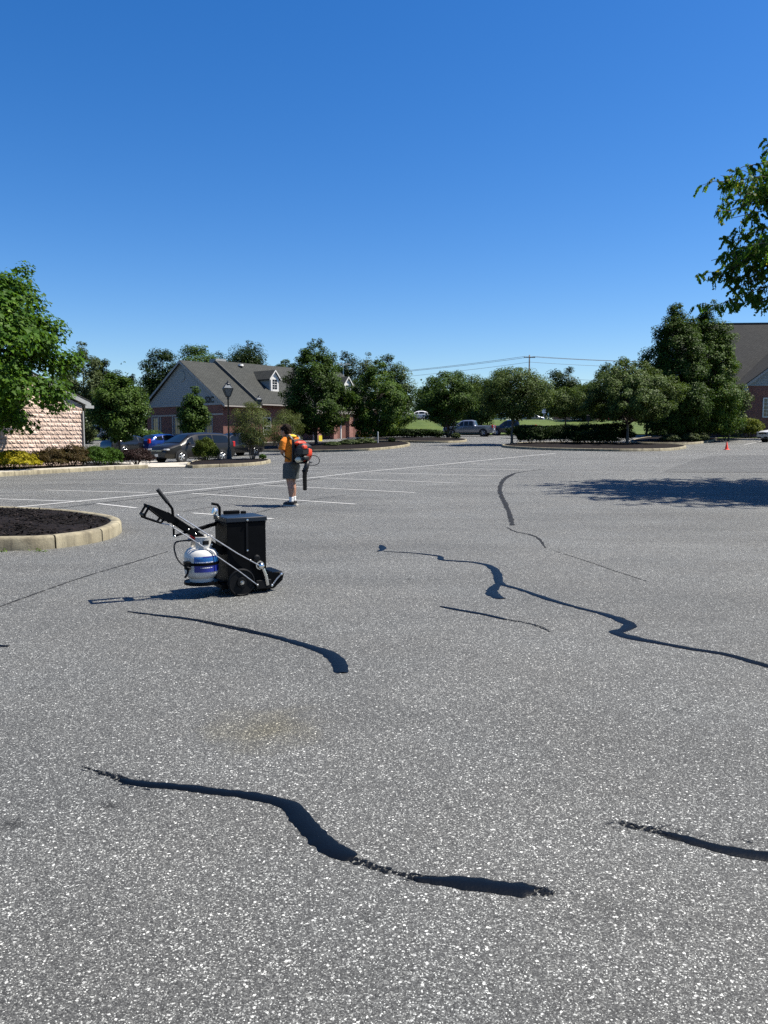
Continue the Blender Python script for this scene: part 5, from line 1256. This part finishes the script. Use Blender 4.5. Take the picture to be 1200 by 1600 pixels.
# ------------------------------------------------------------------ street furniture
def lamp(label, px, D, H, dz):
    x, y, z = on(px, D, dz); root = thing('lamp_post', label, 'lamp post', (x, y, z), .4, 'black lantern lamp posts')
    MB().lathe([(.16, -.05), (.16, .10), (.13, .14), (.12, .5), (.085, .6), (.06, .68), (.05, .75), (.042, H-.95), (.07, H-.93), (.07, H-.90), (.05, H-.86), (.10, H-.80), (.10, H-.78)], 14).build('post', 'lamp_black', root, smooth=True)
    z0, z1, z2 = H-.78, H-.36, H-.12; a, b, c = .105, .25, .09
    g = MB()
    for k in range(4):
        t0, t1 = k*math.pi/2+math.pi/4, (k+1)*math.pi/2+math.pi/4
        q = lambda r, t, zz: (r*math.cos(t), r*math.sin(t), zz)
        g.add([q(a*1.35, t0, z0), q(a*1.35, t1, z0), q(b*1.35, t1, z1), q(b*1.35, t0, z1)], [(0, 1, 2, 3)])
    g.build('lantern_pane', 'lamp_glass', root)
    f = MB()
    for k in range(4):
        t = k*math.pi/2+math.pi/4
        p = lambda r, zz: (r*1.37*math.cos(t), r*1.37*math.sin(t), zz)
        f.tube([p(a, z0), p(b, z1), p(c, z2)], .024, 5)
    ring = [(b*1.37*math.cos(k*math.pi/2+math.pi/4), b*1.37*math.sin(k*math.pi/2+math.pi/4), z1) for k in range(5)]
    f.tube(ring, .03, 5); f.tube([(a*1.37*math.cos(k*math.pi/2+math.pi/4), a*1.37*math.sin(k*math.pi/2+math.pi/4), z0) for k in range(5)], .016, 5)
    f.build('lantern_frame', 'lamp_black', root)
    g = MB()
    for k in range(4):
        t0, t1 = k*math.pi/2+math.pi/4, (k+1)*math.pi/2+math.pi/4
        g.add([(b*1.33*math.cos(t0), b*1.33*math.sin(t0), z1+.01), (b*1.33*math.cos(t1), b*1.33*math.sin(t1), z1+.01), (c*1.33*math.cos(t1), c*1.33*math.sin(t1), z2), (c*1.33*math.cos(t0), c*1.33*math.sin(t0), z2)], [(0, 1, 2, 3)])
    g.build('lantern_roof', 'lamp_glass', root)
    MB().lathe([(.15, z2-.01), (.15, z2+.02), (.09, z2+.06), (.05, z2+.08), (.08, z2+.10), (.03, z2+.14), (.035, z2+.17), (0, H+.1)], 12).build('finial', 'lamp_black', root, smooth=True)
lamp('black lantern lamp post standing on the near lamp island', 357.5, 41.8, 4.2, .17)
lamp('second black lantern lamp post, farther off above the crape myrtle', 405.5, 68, 4.6, .05)
# traffic cone
x, y, z = on(1136, 51.2); root = thing('traffic_cone', 'small orange traffic cone standing on the open lot at the right', 'cone', (x, y, z), .3)
MB().box((0, 0, .018), (.30, .30, .036), bev=.01).build('cone_base', 'cone_orange', root)
MB().lathe([(.115, .036), (.11, .06), (.028, .50), (.022, .515), (0, .515)], 20).build('cone_body', 'cone_orange', root, smooth=True)
# utility pole and wires
def pole():
    D = 165; x, y, z = on(825, D); top = CAM_H+(685-557)*D/FPX-z
    root = thing('utility_pole', 'wooden utility pole with crossarm rising above the trees', 'utility pole', (x, y, z))
    MB().tube([(0, 0, -.3), (0, 0, top)], [.19, .13], 10).build('pole', 'pole_wood', root, smooth=True)
    MB().box((0, -.12, top-.55), (2.4, .12, .14)).build('crossarm', 'pole_wood', root)
    for k in (-1.05, -.55, .55, 1.05): MB().lathe([(.05, top-.48), (.07, top-.40), (.05, top-.33), (0, top-.31)], 8, Matrix.Translation((k, -.12, 0))).build('insulator', 'pole_grey', root)
    for i, (dx, zz) in enumerate(((-1.0, -.32), (1.0, -.32), (0, -1.5), (0, -4.6))):
        P = Vector((x+dx, y-.12, z+top+zz))
        for (ex, ey, ez, sag, side) in ((-40, 185, -3.6, 1.2, 'left'), (95, 172, .3, 1.0, 'right')):
            Q = Vector((ex+dx, ey, P.z+ez)); pts = [P.lerp(Q, f/14)-Vector((0, 0, sag*4*(f/14)*(1-f/14))) for f in range(15)]
            nm = ('upper front', 'upper back', 'middle', 'lowest')[i]
            o = MB().tube(pts, .035 if i < 2 else .03, 4).build('power_line', 'wire', None); tag(o, f'{nm} power line running {side} from the utility pole', 'power line', 'power lines')
pole()
# tall parking light behind the pears
x, y, z = on(537, 112); h = CAM_H+(685-571)*112/FPX-z
root = thing('light_pole', 'tall grey lot light pole with two arms behind the pears', 'light pole', (x, y, z))
MB().tube([(0, 0, -.1), (0, 0, h)], [.12, .07], 8).build('pole', 'pole_grey', root)
for s in (-1, 1): MB().box((s*.55, 0, h-.03), (.7, .3, .12), bev=.03).build('lamp_head', 'pole_grey', root)
# white post by the porch, yellow board, stake post, signs across the road
def post(name, label, cat, px, D, w, hpx, mat, dz=0):
    x, y, z = on(px, D, dz); root = thing(name, label, cat, (x, y, z)); h = hpx*D/FPX
    MB().tube([(0, 0, -.1), (0, 0, h-.05), (0, 0, h)], [w/2, w/2, w*.3], 8).build('post', mat, root); return root, h
post('bollard', 'white post in front of the brick porch', 'post', 532.5, 92, .22, 27, 'trim_white')
post('bollard', 'pale post seen left of the tallest pear trunk', 'post', 490, 90, .18, 13, 'trim_white')
post('tree_stake', 'grey stake standing beside the smaller pear trunk', 'post', 590.5, 64.5, .10, 18, 'pole_grey', .15)
x, y, z = on(500.5, 82); root = thing('caution_board', 'small yellow folding board right of the pear trunk', 'sign', (x, y, z), .3)
for s in (1, -1): MB().box((0, s*.14, .31), (.36, .03, .62), Matrix.Rotation(s*.2, 4, 'X'), bev=.01).build('panel', 'sign_yellow', root)
for (px, D, w, hh, lb) in ((849, 128, .62, .85, 'white square sign on posts at the roadside right of centre'), (856.5, 150, .35, .5, 'small white round-topped sign beyond the square one'), (739, 130, .5, .35, 'small white sign above the silver pickup cab')):
    x, y, z = on(px, D); root = thing('road_sign', lb, 'sign', (x, y, z))
    MB().box((0, 0, 1.1+hh/2), (w, .04, hh), bev=.01).build('panel', 'sign_white', root)
    MB().tube([(0, .03, -.1), (0, .03, 1.1+hh)], .04, 6).build('post', 'pole_grey', root)
x, y, z = on(918.5, 66); root = thing('sign_post', 'thin dark post standing behind the hedges', 'post', (x, y, z)); MB().tube([(0, 0, -.1), (0, 0, 2.3)], .05, 6).build('post', 'lamp_black', root)
MB().box((0, -.06, 2.1), (.34, .02, .46), bev=.008).build('panel', 'lamp_black', root)
# trailer with a yellow mower
x, y, z = on(566, 69); root = thing('utility_trailer', 'low silver utility trailer parked behind the tree island', 'trailer', (x, y, z), head(.93, .2))
MB().box((0, 0, .47), (2.6, 1.4, .08), bev=.02).build('deck', 'steel', root)
MB().tube([(1.3, -.5, .45), (2.3, 0, .45), (1.3, .5, .45)], .04, 6).build('drawbar', 'plastic_dark', root)
MB().tube([(2.25, 0, .45), (2.25, 0, .05)], .04, 6).build('jack', 'plastic_dark', root)
for s in (1, -1):
    A = Matrix.Translation((-.3, s*.82, .27)) @ Matrix.Rotation(-s*math.pi/2, 4, 'X')
    w = MB().lathe([(.12, -.08), (.25, -.08), (.27, -.05), (.27, .05), (.25, .08), (.12, .08)], 18, A).build('wheel', 'rubber', root); MB().lathe([(0, .06), (.13, .06), (.13, 0)], 12, A).build('rim', 'rim', w)
    MB().lathe([(.33, -.1), (.33, .1)], 12, A, math.pi*.0, math.pi).build('fender', 'steel', root)
    MB().box((0, s*.68, .58), (2.5, .05, .06)).build('rail', 'steel', root)
root = thing('riding_mower', 'small yellow riding mower loaded on the trailer', 'mower', (x+.05, y+.02, z+.51), head(.93, .2))
MB().box((.1, 0, .30), (.9, .6, .22), bev=.06).build('body', 'mower_yellow', root); MB().box((-.45, 0, .46), (.38, .5, .28), bev=.08).build('engine_cover', 'mower_yellow', root)
MB().box((.0, 0, .50), (.36, .42, .12), bev=.05).build('seat', 'plastic_dark', root); MB().box((-.16, 0, .66), (.10, .42, .30), bev=.04).build('backrest', 'plastic_dark', root)
MB().box((.25, 0, .13), (.7, .95, .12), bev=.04).build('deck', 'mower_yellow', root)
for s in (1, -1):
    for (wx, r) in ((-.4, .23), (.6, .13)):
        A = Matrix.Translation((wx, s*.42, r)) @ Matrix.Rotation(-s*math.pi/2, 4, 'X'); w = MB().lathe([(r*.5, -.08), (r, -.07), (r, .07), (r*.5, .08)], 16, A).build('wheel', 'rubber', root)
        MB().lathe([(0, .07), (r*.5, .07)], 12, A).build('rim', 'mower_yellow', w)
    MB().tube([(.1, s*.2, .5), (.32, s*.2, .82), (.2, s*.1, .9)], .02, 6).build('lever', 'plastic_dark', root)

# ------------------------------------------------------------------ crack-sealing melter machine
# local frame: X to the nose, -Y to the camera side, Z up
MX, MY = -1.365, 7.24
MZ = T(MX, MY)
MROT = math.atan2(.50, .866)
melter = thing('crack_sealant_melter', 'black push-along crack sealant melter with box kettle, handle and steel rods', 'machine', (MX, MY, MZ), MROT)
def bx(name, c, d, mat='black_paint', M=None, bev=.006, parent=None): return autosmooth(MB().box(c, d, M, bev=bev).build(name, mat, parent or melter))
def tb(name, pts, r, mat='black_paint', n=10, parent=None): return autosmooth(MB().tube(pts, r, n).build(name, mat, parent or melter))
bx('kettle', (0, 0, .385), (.375, .36, .59))
k = melter.children[0]
lid = bx('lid', (0, 0, .704), (.395, .385, .045), 'black_lid')
bx('lid_flange', (0, 0, .672), (.385, .374, .012), 'plate_dark')
bx('hinge', (-.02, .185, .742), (.16, .03, .035)); bx('hinge', (.1, .185, .735), (.05, .03, .03))
bx('latch_strip', (0, -.184, .545), (.022, .010, .26), 'plate_dark', bev=.002)
MB().lathe([(0, .012), (.010, .010), (.012, 0)], 10, Matrix.Translation((0, -.196, .700)) @ Matrix.Rotation(math.pi/2, 4, 'X')).build('rivet', 'chrome', melter)
MB().lathe([(0, .010), (.008, .008), (.010, 0)], 10, Matrix.Translation((0, -.188, .415)) @ Matrix.Rotation(math.pi/2, 4, 'X')).build('rivet', 'chrome', melter)
# lid handle and thermometer behind the rear edge
tb('lid_handle', [(-.165, .10, .71), (-.165, .10, .80), (-.185, .10, .83), (-.24, .10, .842)], .013)
MB().lathe([(0, .02), (.03, .02), (.034, 0), (.03, -.012), (0, -.012)], 14, Matrix.Translation((-.235, .02, .775)) @ Matrix.Rotation(-1.2, 4, 'Y')).build('thermometer', 'chrome', melter)
tb('thermometer_stem', [(-.235, .02, .775), (-.19, .03, .70)], .007, 'chrome')
# wheels
for s in (-1, 1):
    A = Matrix.Translation((-.075, s*.215, .128)) @ Matrix.Rotation(-s*math.pi/2, 4, 'X')
    w = MB().lathe([(.0, -.022), (.112, -.022), (.128, -.016), (.130, 0), (.128, .016), (.116, .022), (.112, .014), (.05, .014), (.045, .03), (0, .03)], 36, A).build('wheel', 'plate_dark', melter); autosmooth(w)
    MB().lathe([(.1165, .0225), (.118, .0235), (.1195, .0225)], 36, A).build('rim_edge', 'plate_dark', w)
    MB().lathe([(0, .05), (.012, .05), (.014, .03), (.022, .03)], 10, A).build('hub', 'chrome', w)
tb('axle', [(-.075, -.23, .128), (-.075, .23, .128)], .012, 'steel')
bx('base_frame', (.02, 0, .085), (.52, .30, .05)); bx('burner_box', (.06, 0, .12), (.36, .28, .07))
# nose: shoe, skid, hopper lip
A = Matrix(((1, 0, 0, 0), (0, 0, 1, 0), (0, 1, 0, 0), (0, 0, 0, 1)))
for s in (-1, 1):
    autosmooth(MB().prism([(.12, .025), (.27, .025), (.36, .10), (.375, .16), (.345, .165), (.19, .20), (.12, .11)], s*.15-.006, s*.15+.006, A).build('nose_plate', 'black_paint', melter))
bx('nose_shoe', (.21, 0, .060), (.18, .29, .05)); bx('nose_lip', (.315, 0, .175), (.10, .30, .012), M=None)
bx('nose_side_block', (.15, -.185, .085), (.15, .05, .085), 'plate_dark')
tb('nose_link', [(.25, -.165, .06), (.30, -.165, .12), (.34, -.165, .155)], .008, 'steel')
MB().ell((.345, -.165, .158), (.014, .012, .014)).build('bolt', 'chrome', melter); MB().ell((.245, -.168, .058), (.014, .012, .014)).build('bolt', 'chrome', melter)
bx('caster_plate', (.20, -.05, .016), (.10, .16, .012)); bx('caster_plate', (.06, -.10, .014), (.05, .03, .012))
# valve with chrome knob and outlet tube
MB().ell((.125, -.215, .262), (.030, .026, .032), 16, 10).build('valve_knob', 'chrome', melter, smooth=True)
MB().lathe([(.040, .0), (.044, .01), (.040, .02), (.03, .02)], 18, Matrix.Translation((.115, -.19, .268)) @ Matrix.Rotation(math.pi/2, 4, 'X')).build('valve_ring', 'chrome', melter)
MB().lathe([(.030, .0), (.034, .012), (.02, .02), (0, .02)], 14, Matrix.Translation((.09, -.182, .335)) @ Matrix.Rotation(math.pi/2, 4, 'X')).build('valve_cap', 'plate_dark', melter)
tb('outlet_tube', [(.145, -.205, .235), (.172, -.205, .16), (.19, -.20, .075)], .018, 'chrome', 14)
# handle: two flat arms, grip loop, lever, brackets, strut
arm0, arm1 = (-.205, 0.402), (-.80, 0.794)
for s in (-1, 1):
    a = Vector((-.19, s*.065-.02, 0.395)); b = Vector((-.72, s*.065-.02, 0.779)); d = (b-a).normalized()
    A4 = Matrix.Translation((a+b)/2) @ d.to_track_quat('X', 'Z').to_matrix().to_4x4()
    bx('handle_arm', (0, 0, 0), ((b-a).length, .012, .062), M=A4)
    tb('handle_arm_lower', [(-.19, s*.065-.02, 0.395), (.05, s*.17, .20)], .016)
for f in (.15, .5, .82):
    p = Vector((-.19, 0, 0.395)).lerp(Vector((-.72, 0, 0.779)), f); bx('cross_plate', (p.x, -.02, p.z), (.09, .13, .012), M=None)
for f in (.22, .36, .5, .62):
    p = Vector((-.19, -.094, 0.395)).lerp(Vector((-.72, -.094, 0.779)), f); MB().ell(tuple(p), (.008, .005, .008)).build('bolt', 'chrome', melter)
autosmooth(MB().prism([(-.60, 0.710), (-.72, 0.806), (-.865, 0.872), (-.875, 0.858), (-.83, 0.813), (-.70, 0.702)], -.115, -.08, A).build('grip_cover', 'black_paint', melter))
autosmooth(MB().prism([(-.60, 0.710), (-.72, 0.806), (-.865, 0.872), (-.875, 0.858), (-.83, 0.813), (-.70, 0.702)], .04, .075, A).build('grip_cover', 'black_paint', melter))
for s in (-.0975, 0.046):
    tb('grip_loop', [(-.86, s, 0.859), (-.905, s, 0.787), (-.90, s, 0.758), (-.80, s, 0.719), (-.765, s, 0.705), (-.735, s, 0.741)], .0105)
tb('grip_bar', [(-.905, -.10, 0.782), (-.905, .06, 0.782)], .013)
tb('lever', [(-.655, -.09, 0.771), (-.66, -.09, 0.827), (-.71, -.10, 0.898), (-.785, -.11, 0.997)], [.012, .012, .012, .012])
tb('lever_grip', [(-.70, -.099, 0.884), (-.79, -.111, 1.005)], .0175, 'rubber')
bx('bracket', (-.655, -.10, 0.676), (.018, .008, .20), bev=.003)
tb('strut', [(-.65, -.10, 0.581), (-.42, -.02, 0.628), (-.185, .10, .662)], .011)
MB().ell((-.65, -.11, 0.581), (.010, .006, .010)).build('bolt', 'chrome', melter)
tb('stay_rod', [(-.20, .10, 0.641), (-.42, .02, 0.603), (-.46, 0, 0.563)], .010)
# control rods
tb('control_rod', [(-.62, -.12, 0.767), (-.10, -.20, .395), (.115, -.215, .262)], .0062, 'steel', 8)
tb('control_rod', [(-.76, -.10, 0.701), (-.70, -.105, 0.687), (-.46, -.13, 0.518), (-.10, -.235, .235), (.075, -.24, .09)], .0052, 'steel', 8)
for p in ((-.62, -.12, 0.767), (-.36, -.16, 0.576), (.075, -.24, .09), (-.66, -.108, 0.669), (-.44, -.135, 0.502), (.02, -.208, .322)): MB().ell(p, (.011, .009, .011)).build('rod_end', 'steel', melter)
# tank shelf and strap
MB().lathe([(0, .02), (.155, .02), (.16, .026), (.16, .0), (0, 0)], 28, Matrix.Translation((-.39, -.03, .118))).build('tank_shelf', 'black_paint', melter)
bx('shelf_arm', (-.20, -.03, .11), (.24, .10, .02))
TC = Vector((-.39, -.03, .142))                     # tank foot in the machine's frame
MB().lathe([(.159, .160), (.162, .162), (.162, .184), (.159, .186)], 36, Matrix.Translation(TC)).build('strap', 'black_paint', melter)
bx('strap_buckle', (TC.x-.15, TC.y-.075, TC.z+.165), (.05, .05, .075)); tb('strap_tail', [(TC.x-.15, TC.y-.09, TC.z+.19), (TC.x-.155, TC.y-.10, TC.z+.10), (TC.x-.185, TC.y-.11, TC.z+.06)], .010)
pts = [(TC.x-.06, TC.y-.02, TC.z+.385), (TC.x-.16, TC.y-.02, TC.z+.385), (TC.x-.24, TC.y-.03, TC.z+.375), (TC.x-.255, TC.y-.04, TC.z+.31), (TC.x-.23, TC.y-.06, TC.z+.22), (TC.x-.18, TC.y-.08, TC.z+.165), (TC.x-.13, TC.y-.12, TC.z+.14)]
tb('gas_hose', [tuple(p) for p in catmull(pts, .02)], .0075, 'rubber')
# ------------------------------------------------------------------ propane cylinder
tw = Matrix.Translation((MX, MY, MZ)) @ Matrix.Rotation(MROT, 4, 'Z') @ Matrix.Translation(TC)
tank = thing('propane_cylinder', 'white propane cylinder with blue label strapped on the melter shelf', 'gas cylinder', tw.translation, MROT)
pr_ = [(0, .02), (.08, .022), (.125, .04), (.150, .075), (.156, .11), (.156, .225), (.157, .228), (.156, .232), (.150, .262), (.128, .295), (.09, .315), (.04, .322), (0, .323)]
MB().lathe(pr_, 40).build('cylinder', 'tank_white', tank, smooth=True)
MB().lathe([(.105, .0), (.108, .0), (.112, .035), (.105, .035)], 28).build('foot_ring', 'tank_white', tank)
cam_dir = math.atan2(-MY-0, -MX)-MROT                # towards the camera, in the tank's frame
c0 = math.atan2(-tw.translation.y, -tw.translation.x)-MROT
for (z0, z1, mt, nm) in ((.188, .250, 'label_blue', 'label_panel'), (.100, .188, 'label_navy', 'label_panel')):
    pf = [(.1575 if z <= .232 else .1575-(z-.232)*.35, z) for z in np.linspace(z0, z1, 6)]
    o = MB().lathe(pf, 22, None, c0-.42, c0+1.35).build(nm, mt, tank, smooth=True)
MB().lathe([(.1578, .236), (.1545, .2455)], 18, None, c0+.1, c0+1.0).build('label_panel', 'label_navy', tank)
# faded print lines on the label
rr = random.Random(4); pm = MB()
for (zc, a0, a1, hh) in ((.192, -.35, .70, .008), (.142, -.05, .62, .008)):
    a = a0
    while a < a1:
        w = rr.uniform(.025, .055); h = hh*rr.uniform(.6, 1.1)
        R = .1588
        pm.add([(R*math.cos(c0+b), R*math.sin(c0+b), zz) for b, zz in ((a, zc-h/2), (a+w, zc-h/2), (a+w, zc+h/2), (a, zc+h/2))], [(0, 1, 2, 3)])
        a += w+rr.choice((.012, .012, .014, .05))
o = pm.build('label_print', 'print_white', tank); o['kind'] = 'stuff'
# collar, open towards the left
col = []
n = 30
for lo in (0, 1):
    pass
MB().lathe([(.098, .300), (.100, .315), (.100, .405), (.104, .412), (.104, .418), (.096, .418), (.095, .31)], 30, None, c0-.5, c0+4.2).build('collar', 'tank_white', tank, smooth=True)
MB().lathe([(.1045, .345), (.1045, .382)], 12, None, c0+.15, c0+.75).build('collar_slot', 'plate_dark', tank)
MB().lathe([(.022, .32), (.022, .37), (.014, .375), (.014, .395)], 14).build('valve', 'chrome', tank)
MB().lathe([(.0, .405), (.026, .405), (.03, .398), (.03, .385), (0, .385)], 16).build('valve_wheel', 'tank_white', tank)
reg = Matrix.Translation((math.cos(c0-1.35)*.07, math.sin(c0-1.35)*.07, .41))
MB().lathe([(.020, -.02), (.020, .0), (.032, .004), (.032, .022), (.026, .030), (0, .032)], 16, reg).build('regulator_knob', 'red_plastic', tank, smooth=True)
autosmooth(MB().tube([(0, 0, .37), (math.cos(c0-1.35)*.06, math.sin(c0-1.35)*.06, .385), (math.cos(c0-1.35)*.12, math.sin(c0-1.35)*.12, .385)], .016, 10).build('regulator', 'steel', tank))

# ------------------------------------------------------------------ worker
p = at(457, 790)
PW = Vector((p.x, p.y, T(p.x, p.y))); PR = math.pi-.66
person = thing('person', 'person in orange T-shirt and grey shorts, head bowed, standing with back to the right', 'person', PW, PR)
# local: X forward (picture left), Y to the person's left (towards the camera), Z up
def seg(mb, pts, rad, n=12, flat=1.0): mb.tube([Vector(q) for q in pts], rad, n, flat=flat)
body = MB()
body.ell((.175, 0, 1.560), (.098, .078, .118), 16, 12)                     # skull
body.ell((.205, 0, 1.505), (.070, .060, .070), 14, 10)                     # jaw
body.ell((.290, 0, 1.525), (.018, .014, .022), 8, 6); body.ell((.270, 0, 1.472), (.022, .028, .018), 8, 6)
body.ell((.277, .030, 1.558), (.010, .016, .008), 8, 6); body.ell((.277, -.030, 1.558), (.010, .016, .008), 8, 6)
for s in (1, -1): body.ell((.155, s*.080, 1.545), (.024, .012, .034), 8, 6)
seg(body, [(.15, 0, 1.53), (.085, 0, 1.455), (.03, 0, 1.39)], [.055, .056, .075])
seg(body, [(.03, 0, 1.40), (.0, 0, 1.30), (-.005, 0, 1.12), (0, 0, .98), (0, 0, .88)], [.10, .135, .125, .13, .12], 16, .82)
for s in (1, -1):
    e = -.02 if s > 0 else .10                                             # the far leg a half step ahead
    seg(body, [(0, s*.085, .92), (.015+e*.4, s*.09, .70), (e*.8, s*.09, .50)], [.095, .085, .062])           # thigh
    seg(body, [(e*.8, s*.09, .50), (-.035+e, s*.09, .36), (-.045+e, s*.095, .18), (-.045+e, s*.095, .09)], [.062, .066, .044, .04])
    seg(body, [(-.06+e, s*.095, .06), (.03+e, s*.105, .045), (.10+e, s*.11, .035)], [.04, .035, .025])
# arms: upper arm down, forearm raised to the chest
for s in (1, -1):
    seg(body, [(.02, s*.17, 1.375), (.03, s*.215, 1.25), (.055, s*.22, 1.12)], [.058, .050, .042])
    seg(body, [(.055, s*.22, 1.12), (.16, s*.15, 1.17), (.26, s*.055+.02, 1.225)], [.042, .037, .027])
    seg(body, [(.25, s*.06+.015, 1.22), (.29, s*.045+.015, 1.245), (.315, s*.04+.015, 1.26)], [.028, .034, .026], 10, .6)
    for k in range(4):
        y0 = s*.045+.015; z = 1.285-.019*k
        seg(body, [(.300, y0, z-.02), (.338, y0-s*.004, z-.012), (.356-.004*k, y0-s*.025, z-.008), (.350-.004*k, y0-s*.045, z-.006)], [.010, .0095, .0085, .0075], 6)
    seg(body, [(.275, s*.05+.015, 1.255), (.295, s*.03+.015, 1.290), (.312, s*.015+.015, 1.305)], [.012, .010, .009], 6)
remeshed(body, 'body', 'skin', person, .0085, 3)
# clothes
sh = MB()
seg(sh, [(.045, 0, 1.425), (.02, 0, 1.36), (0, 0, 1.25), (-.005, 0, 1.10), (.0, 0, .97), (.005, 0, .865)], [.085, .155, .172, .163, .165, .172], 20, .80)
for s in (1, -1): seg(sh, [(.025, s*.13, 1.385), (.03, s*.20, 1.32), (.038, s*.225, 1.22), (.045, s*.23, 1.165)], [.075, .078, .076, .080], 14)
remeshed(sh, 'shirt', 'shirt_orange', person, .011, 4)
st_ = MB()
seg(st_, [(0, 0, .96), (0, 0, .86), (.005, 0, .80)], [.158, .168, .16], 18, .85)
for s, e in ((1, -.02), (-1, .10)): seg(st_, [(.0, s*.085, .88), (.012+e*.4, s*.095, .72), (.012+e*.6, s*.10, .565)], [.122, .122, .124], 16)
remeshed(st_, 'shorts', 'shorts_grey', person, .011, 3)
hr = MB(); hr.ell((.150, 0, 1.590), (.112, .092, .105), 16, 12); hr.ell((.105, 0, 1.545), (.075, .086, .085), 14, 10); hr.ell((.235, 0, 1.610), (.055, .078, .05), 12, 8)
r9 = random.Random(3)
for i in range(90):
    a, t = r9.uniform(0, 6.28), r9.uniform(0, 1.7); q = Vector((.150+.112*math.sin(t)*math.cos(a), .092*math.sin(t)*math.sin(a), 1.590+.105*math.cos(t)))
    hr.ell(tuple(q), (.019, .019, .016), 6, 5)
remeshed(hr, 'hair', 'hair', person, .0085, 1)
for s, e in ((1, -.02), (-1, .10)):
    so = MB(); seg(so, [(-.045+e, s*.095, .06), (-.045+e, s*.095, .13), (-.044+e, s*.095, .195)], [.047, .046, .049], 14); remeshed(so, 'sock', 'sock_white', person, .007, 2)
    sx = MB(); seg(sx, [(-.105+e, s*.095, .055), (-.06+e, s*.095, .07), (.02+e, s*.103, .06), (.10+e, s*.11, .045), (.16+e, s*.113, .038)], [.038, .050, .048, .044, .026], 14)
    shoe = remeshed(sx, 'shoe', 'shoe_black', person, .007, 2)
    so_ = MB().prism([(-.145, -.03), (-.12, -.042), (.05, -.046), (.14, -.040), (.185, -.012), (.185, .012), (.14, .040), (.05, .046), (-.12, .042), (-.145, .03)], .0, .026, Matrix.Translation((e, s*.103, 0))).build('sole', 'sole_pale', shoe); autosmooth(so_)
person.scale = (1.04, 1.06, 1.03)
# phone in the hands
ph = thing('phone', 'dark phone held in the raised hands of the worker', 'phone', PW+Matrix.Rotation(PR, 3, 'Z') @ Vector((.348, .016, 1.324)), PR)
MB().box((0, 0, 0), (.010, .075, .15), Matrix.Rotation(-.6, 4, 'Y'), bev=.003).build('case', 'phone_black', ph)
# backpack blower
bl = thing('backpack_blower', 'orange-red and black backpack leaf blower worn by the worker', 'leaf blower', PW+Vector((0, 0, .885)), PR); bl.scale = (1.06, 1.08, 1.06)
def bb(name, mb, mat, parent=bl): return autosmooth(mb.build(name, mat, parent))
bb('back_frame', MB().tube([(-.165, .15, .06), (-.175, .15, .30), (-.155, .14, .50), (-.155, -.14, .50), (-.175, -.15, .30), (-.165, -.15, .06), (-.165, .15, .06)], .016, 8), 'blower_black')
bb('back_pad', MB().box((-.175, 0, .28), (.04, .27, .42), bev=.02), 'blower_black')
bb('base_plate', MB().box((-.28, 0, .045), (.26, .34, .035), bev=.012), 'blower_black')
# fan housing: drum with its axis across, red shell and black guard
A5 = Matrix.Translation((-.30, .0, .24)) @ Matrix.Rotation(-math.pi/2, 4, 'X')
bb('fan_housing', MB().lathe([(0, -.11), (.15, -.11), (.185, -.08), (.195, 0), (.185, .06), (.15, .085), (0, .085)], 32, A5), 'blower_red')
bb('fan_guard', MB().lathe([(0, .155), (.07, .155), (.125, .13), (.145, .10), (.145, .08)], 28, A5), 'blower_black')
for k in range(8):
    a = k*math.pi/4; bb('guard_rib', MB().tube([A5 @ Vector((.03*math.cos(a), .03*math.sin(a), .162)), A5 @ Vector((.12*math.cos(a), .12*math.sin(a), .137))], .008, 5), 'plastic_dark')
bb('engine_cover', MB().box((-.37, .02, .33), (.20, .30, .20), bev=.06), 'blower_black'); bb('engine', MB().box((-.41, .10, .27), (.16, .22, .18), bev=.04), 'blower_black')
bb('top_cover', MB().box((-.24, .0, .43), (.13, .26, .10), bev=.04), 'blower_red')
bb('muffler_cap', MB().box((-.47, .12, .355), (.07, .12, .09), bev=.025), 'blower_red')
bb('fuel_tank', MB().ell((-.335, .13, .105), (.085, .09, .062), 16, 10), 'blower_tank'); bb('fuel_cap', MB().lathe([(.03, 0), (.03, .03), (0, .03)], 12, Matrix.Translation((-.43, .15, .11)) @ Matrix.Rotation(-math.pi/2, 4, 'Y')), 'blower_black')
bb('air_filter', MB().box((-.45, .08, .14), (.10, .16, .09), bev=.025), 'blower_black')
for s in (1, -1):
    pts = catmull([(-.165, s*.09, .42), (-.10, s*.115, .555), (.02, s*.125, .595), (.13, s*.125, .50), (.165, s*.125, .36), (.10, s*.16, .20), (-.10, s*.17, .10)], .03)
    bb('shoulder_strap', MB().tube(pts, .030, 8, flat=.35), 'blower_black')
bb('shoulder_patch', MB().ell((-.03, .02, .57), (.085, .10, .035), 12, 8), 'shirt_yellow')
# elbow, flexible hose and tube hanging down behind the leg
pts = catmull([(-.36, -.05, .09), (-.44, .02, .03), (-.445, .05, -.04), (-.42, .06, -.11)], .02)
bb('elbow_hose', MB().tube(pts, [.048+.006*(i % 2) for i in range(len(pts))], 14), 'blower_black')
bb('clamp_ring', MB().lathe([(.05, -.03), (.058, -.025), (.058, .025), (.05, .03)], 18, Matrix.Translation((-.418, .06, -.115)) @ Matrix.Rotation(.28, 4, 'Y')), 'plate_dark')
bb('blower_tube', MB().tube([(-.418, .06, -.10), (-.37, .02, -.24), (-.325, -.03, -.40), (-.295, -.06, -.50)], [.046, .044, .042, .040], 16), 'blower_black')
pts = catmull([(-.44, -.02, .16), (-.56, -.06, .19), (-.64, -.10, .14), (-.65, -.10, .05), (-.58, -.06, .0), (-.46, .0, .0)], .02)
bb('throttle_cable', MB().tube(pts, .008, 6), 'blower_black')
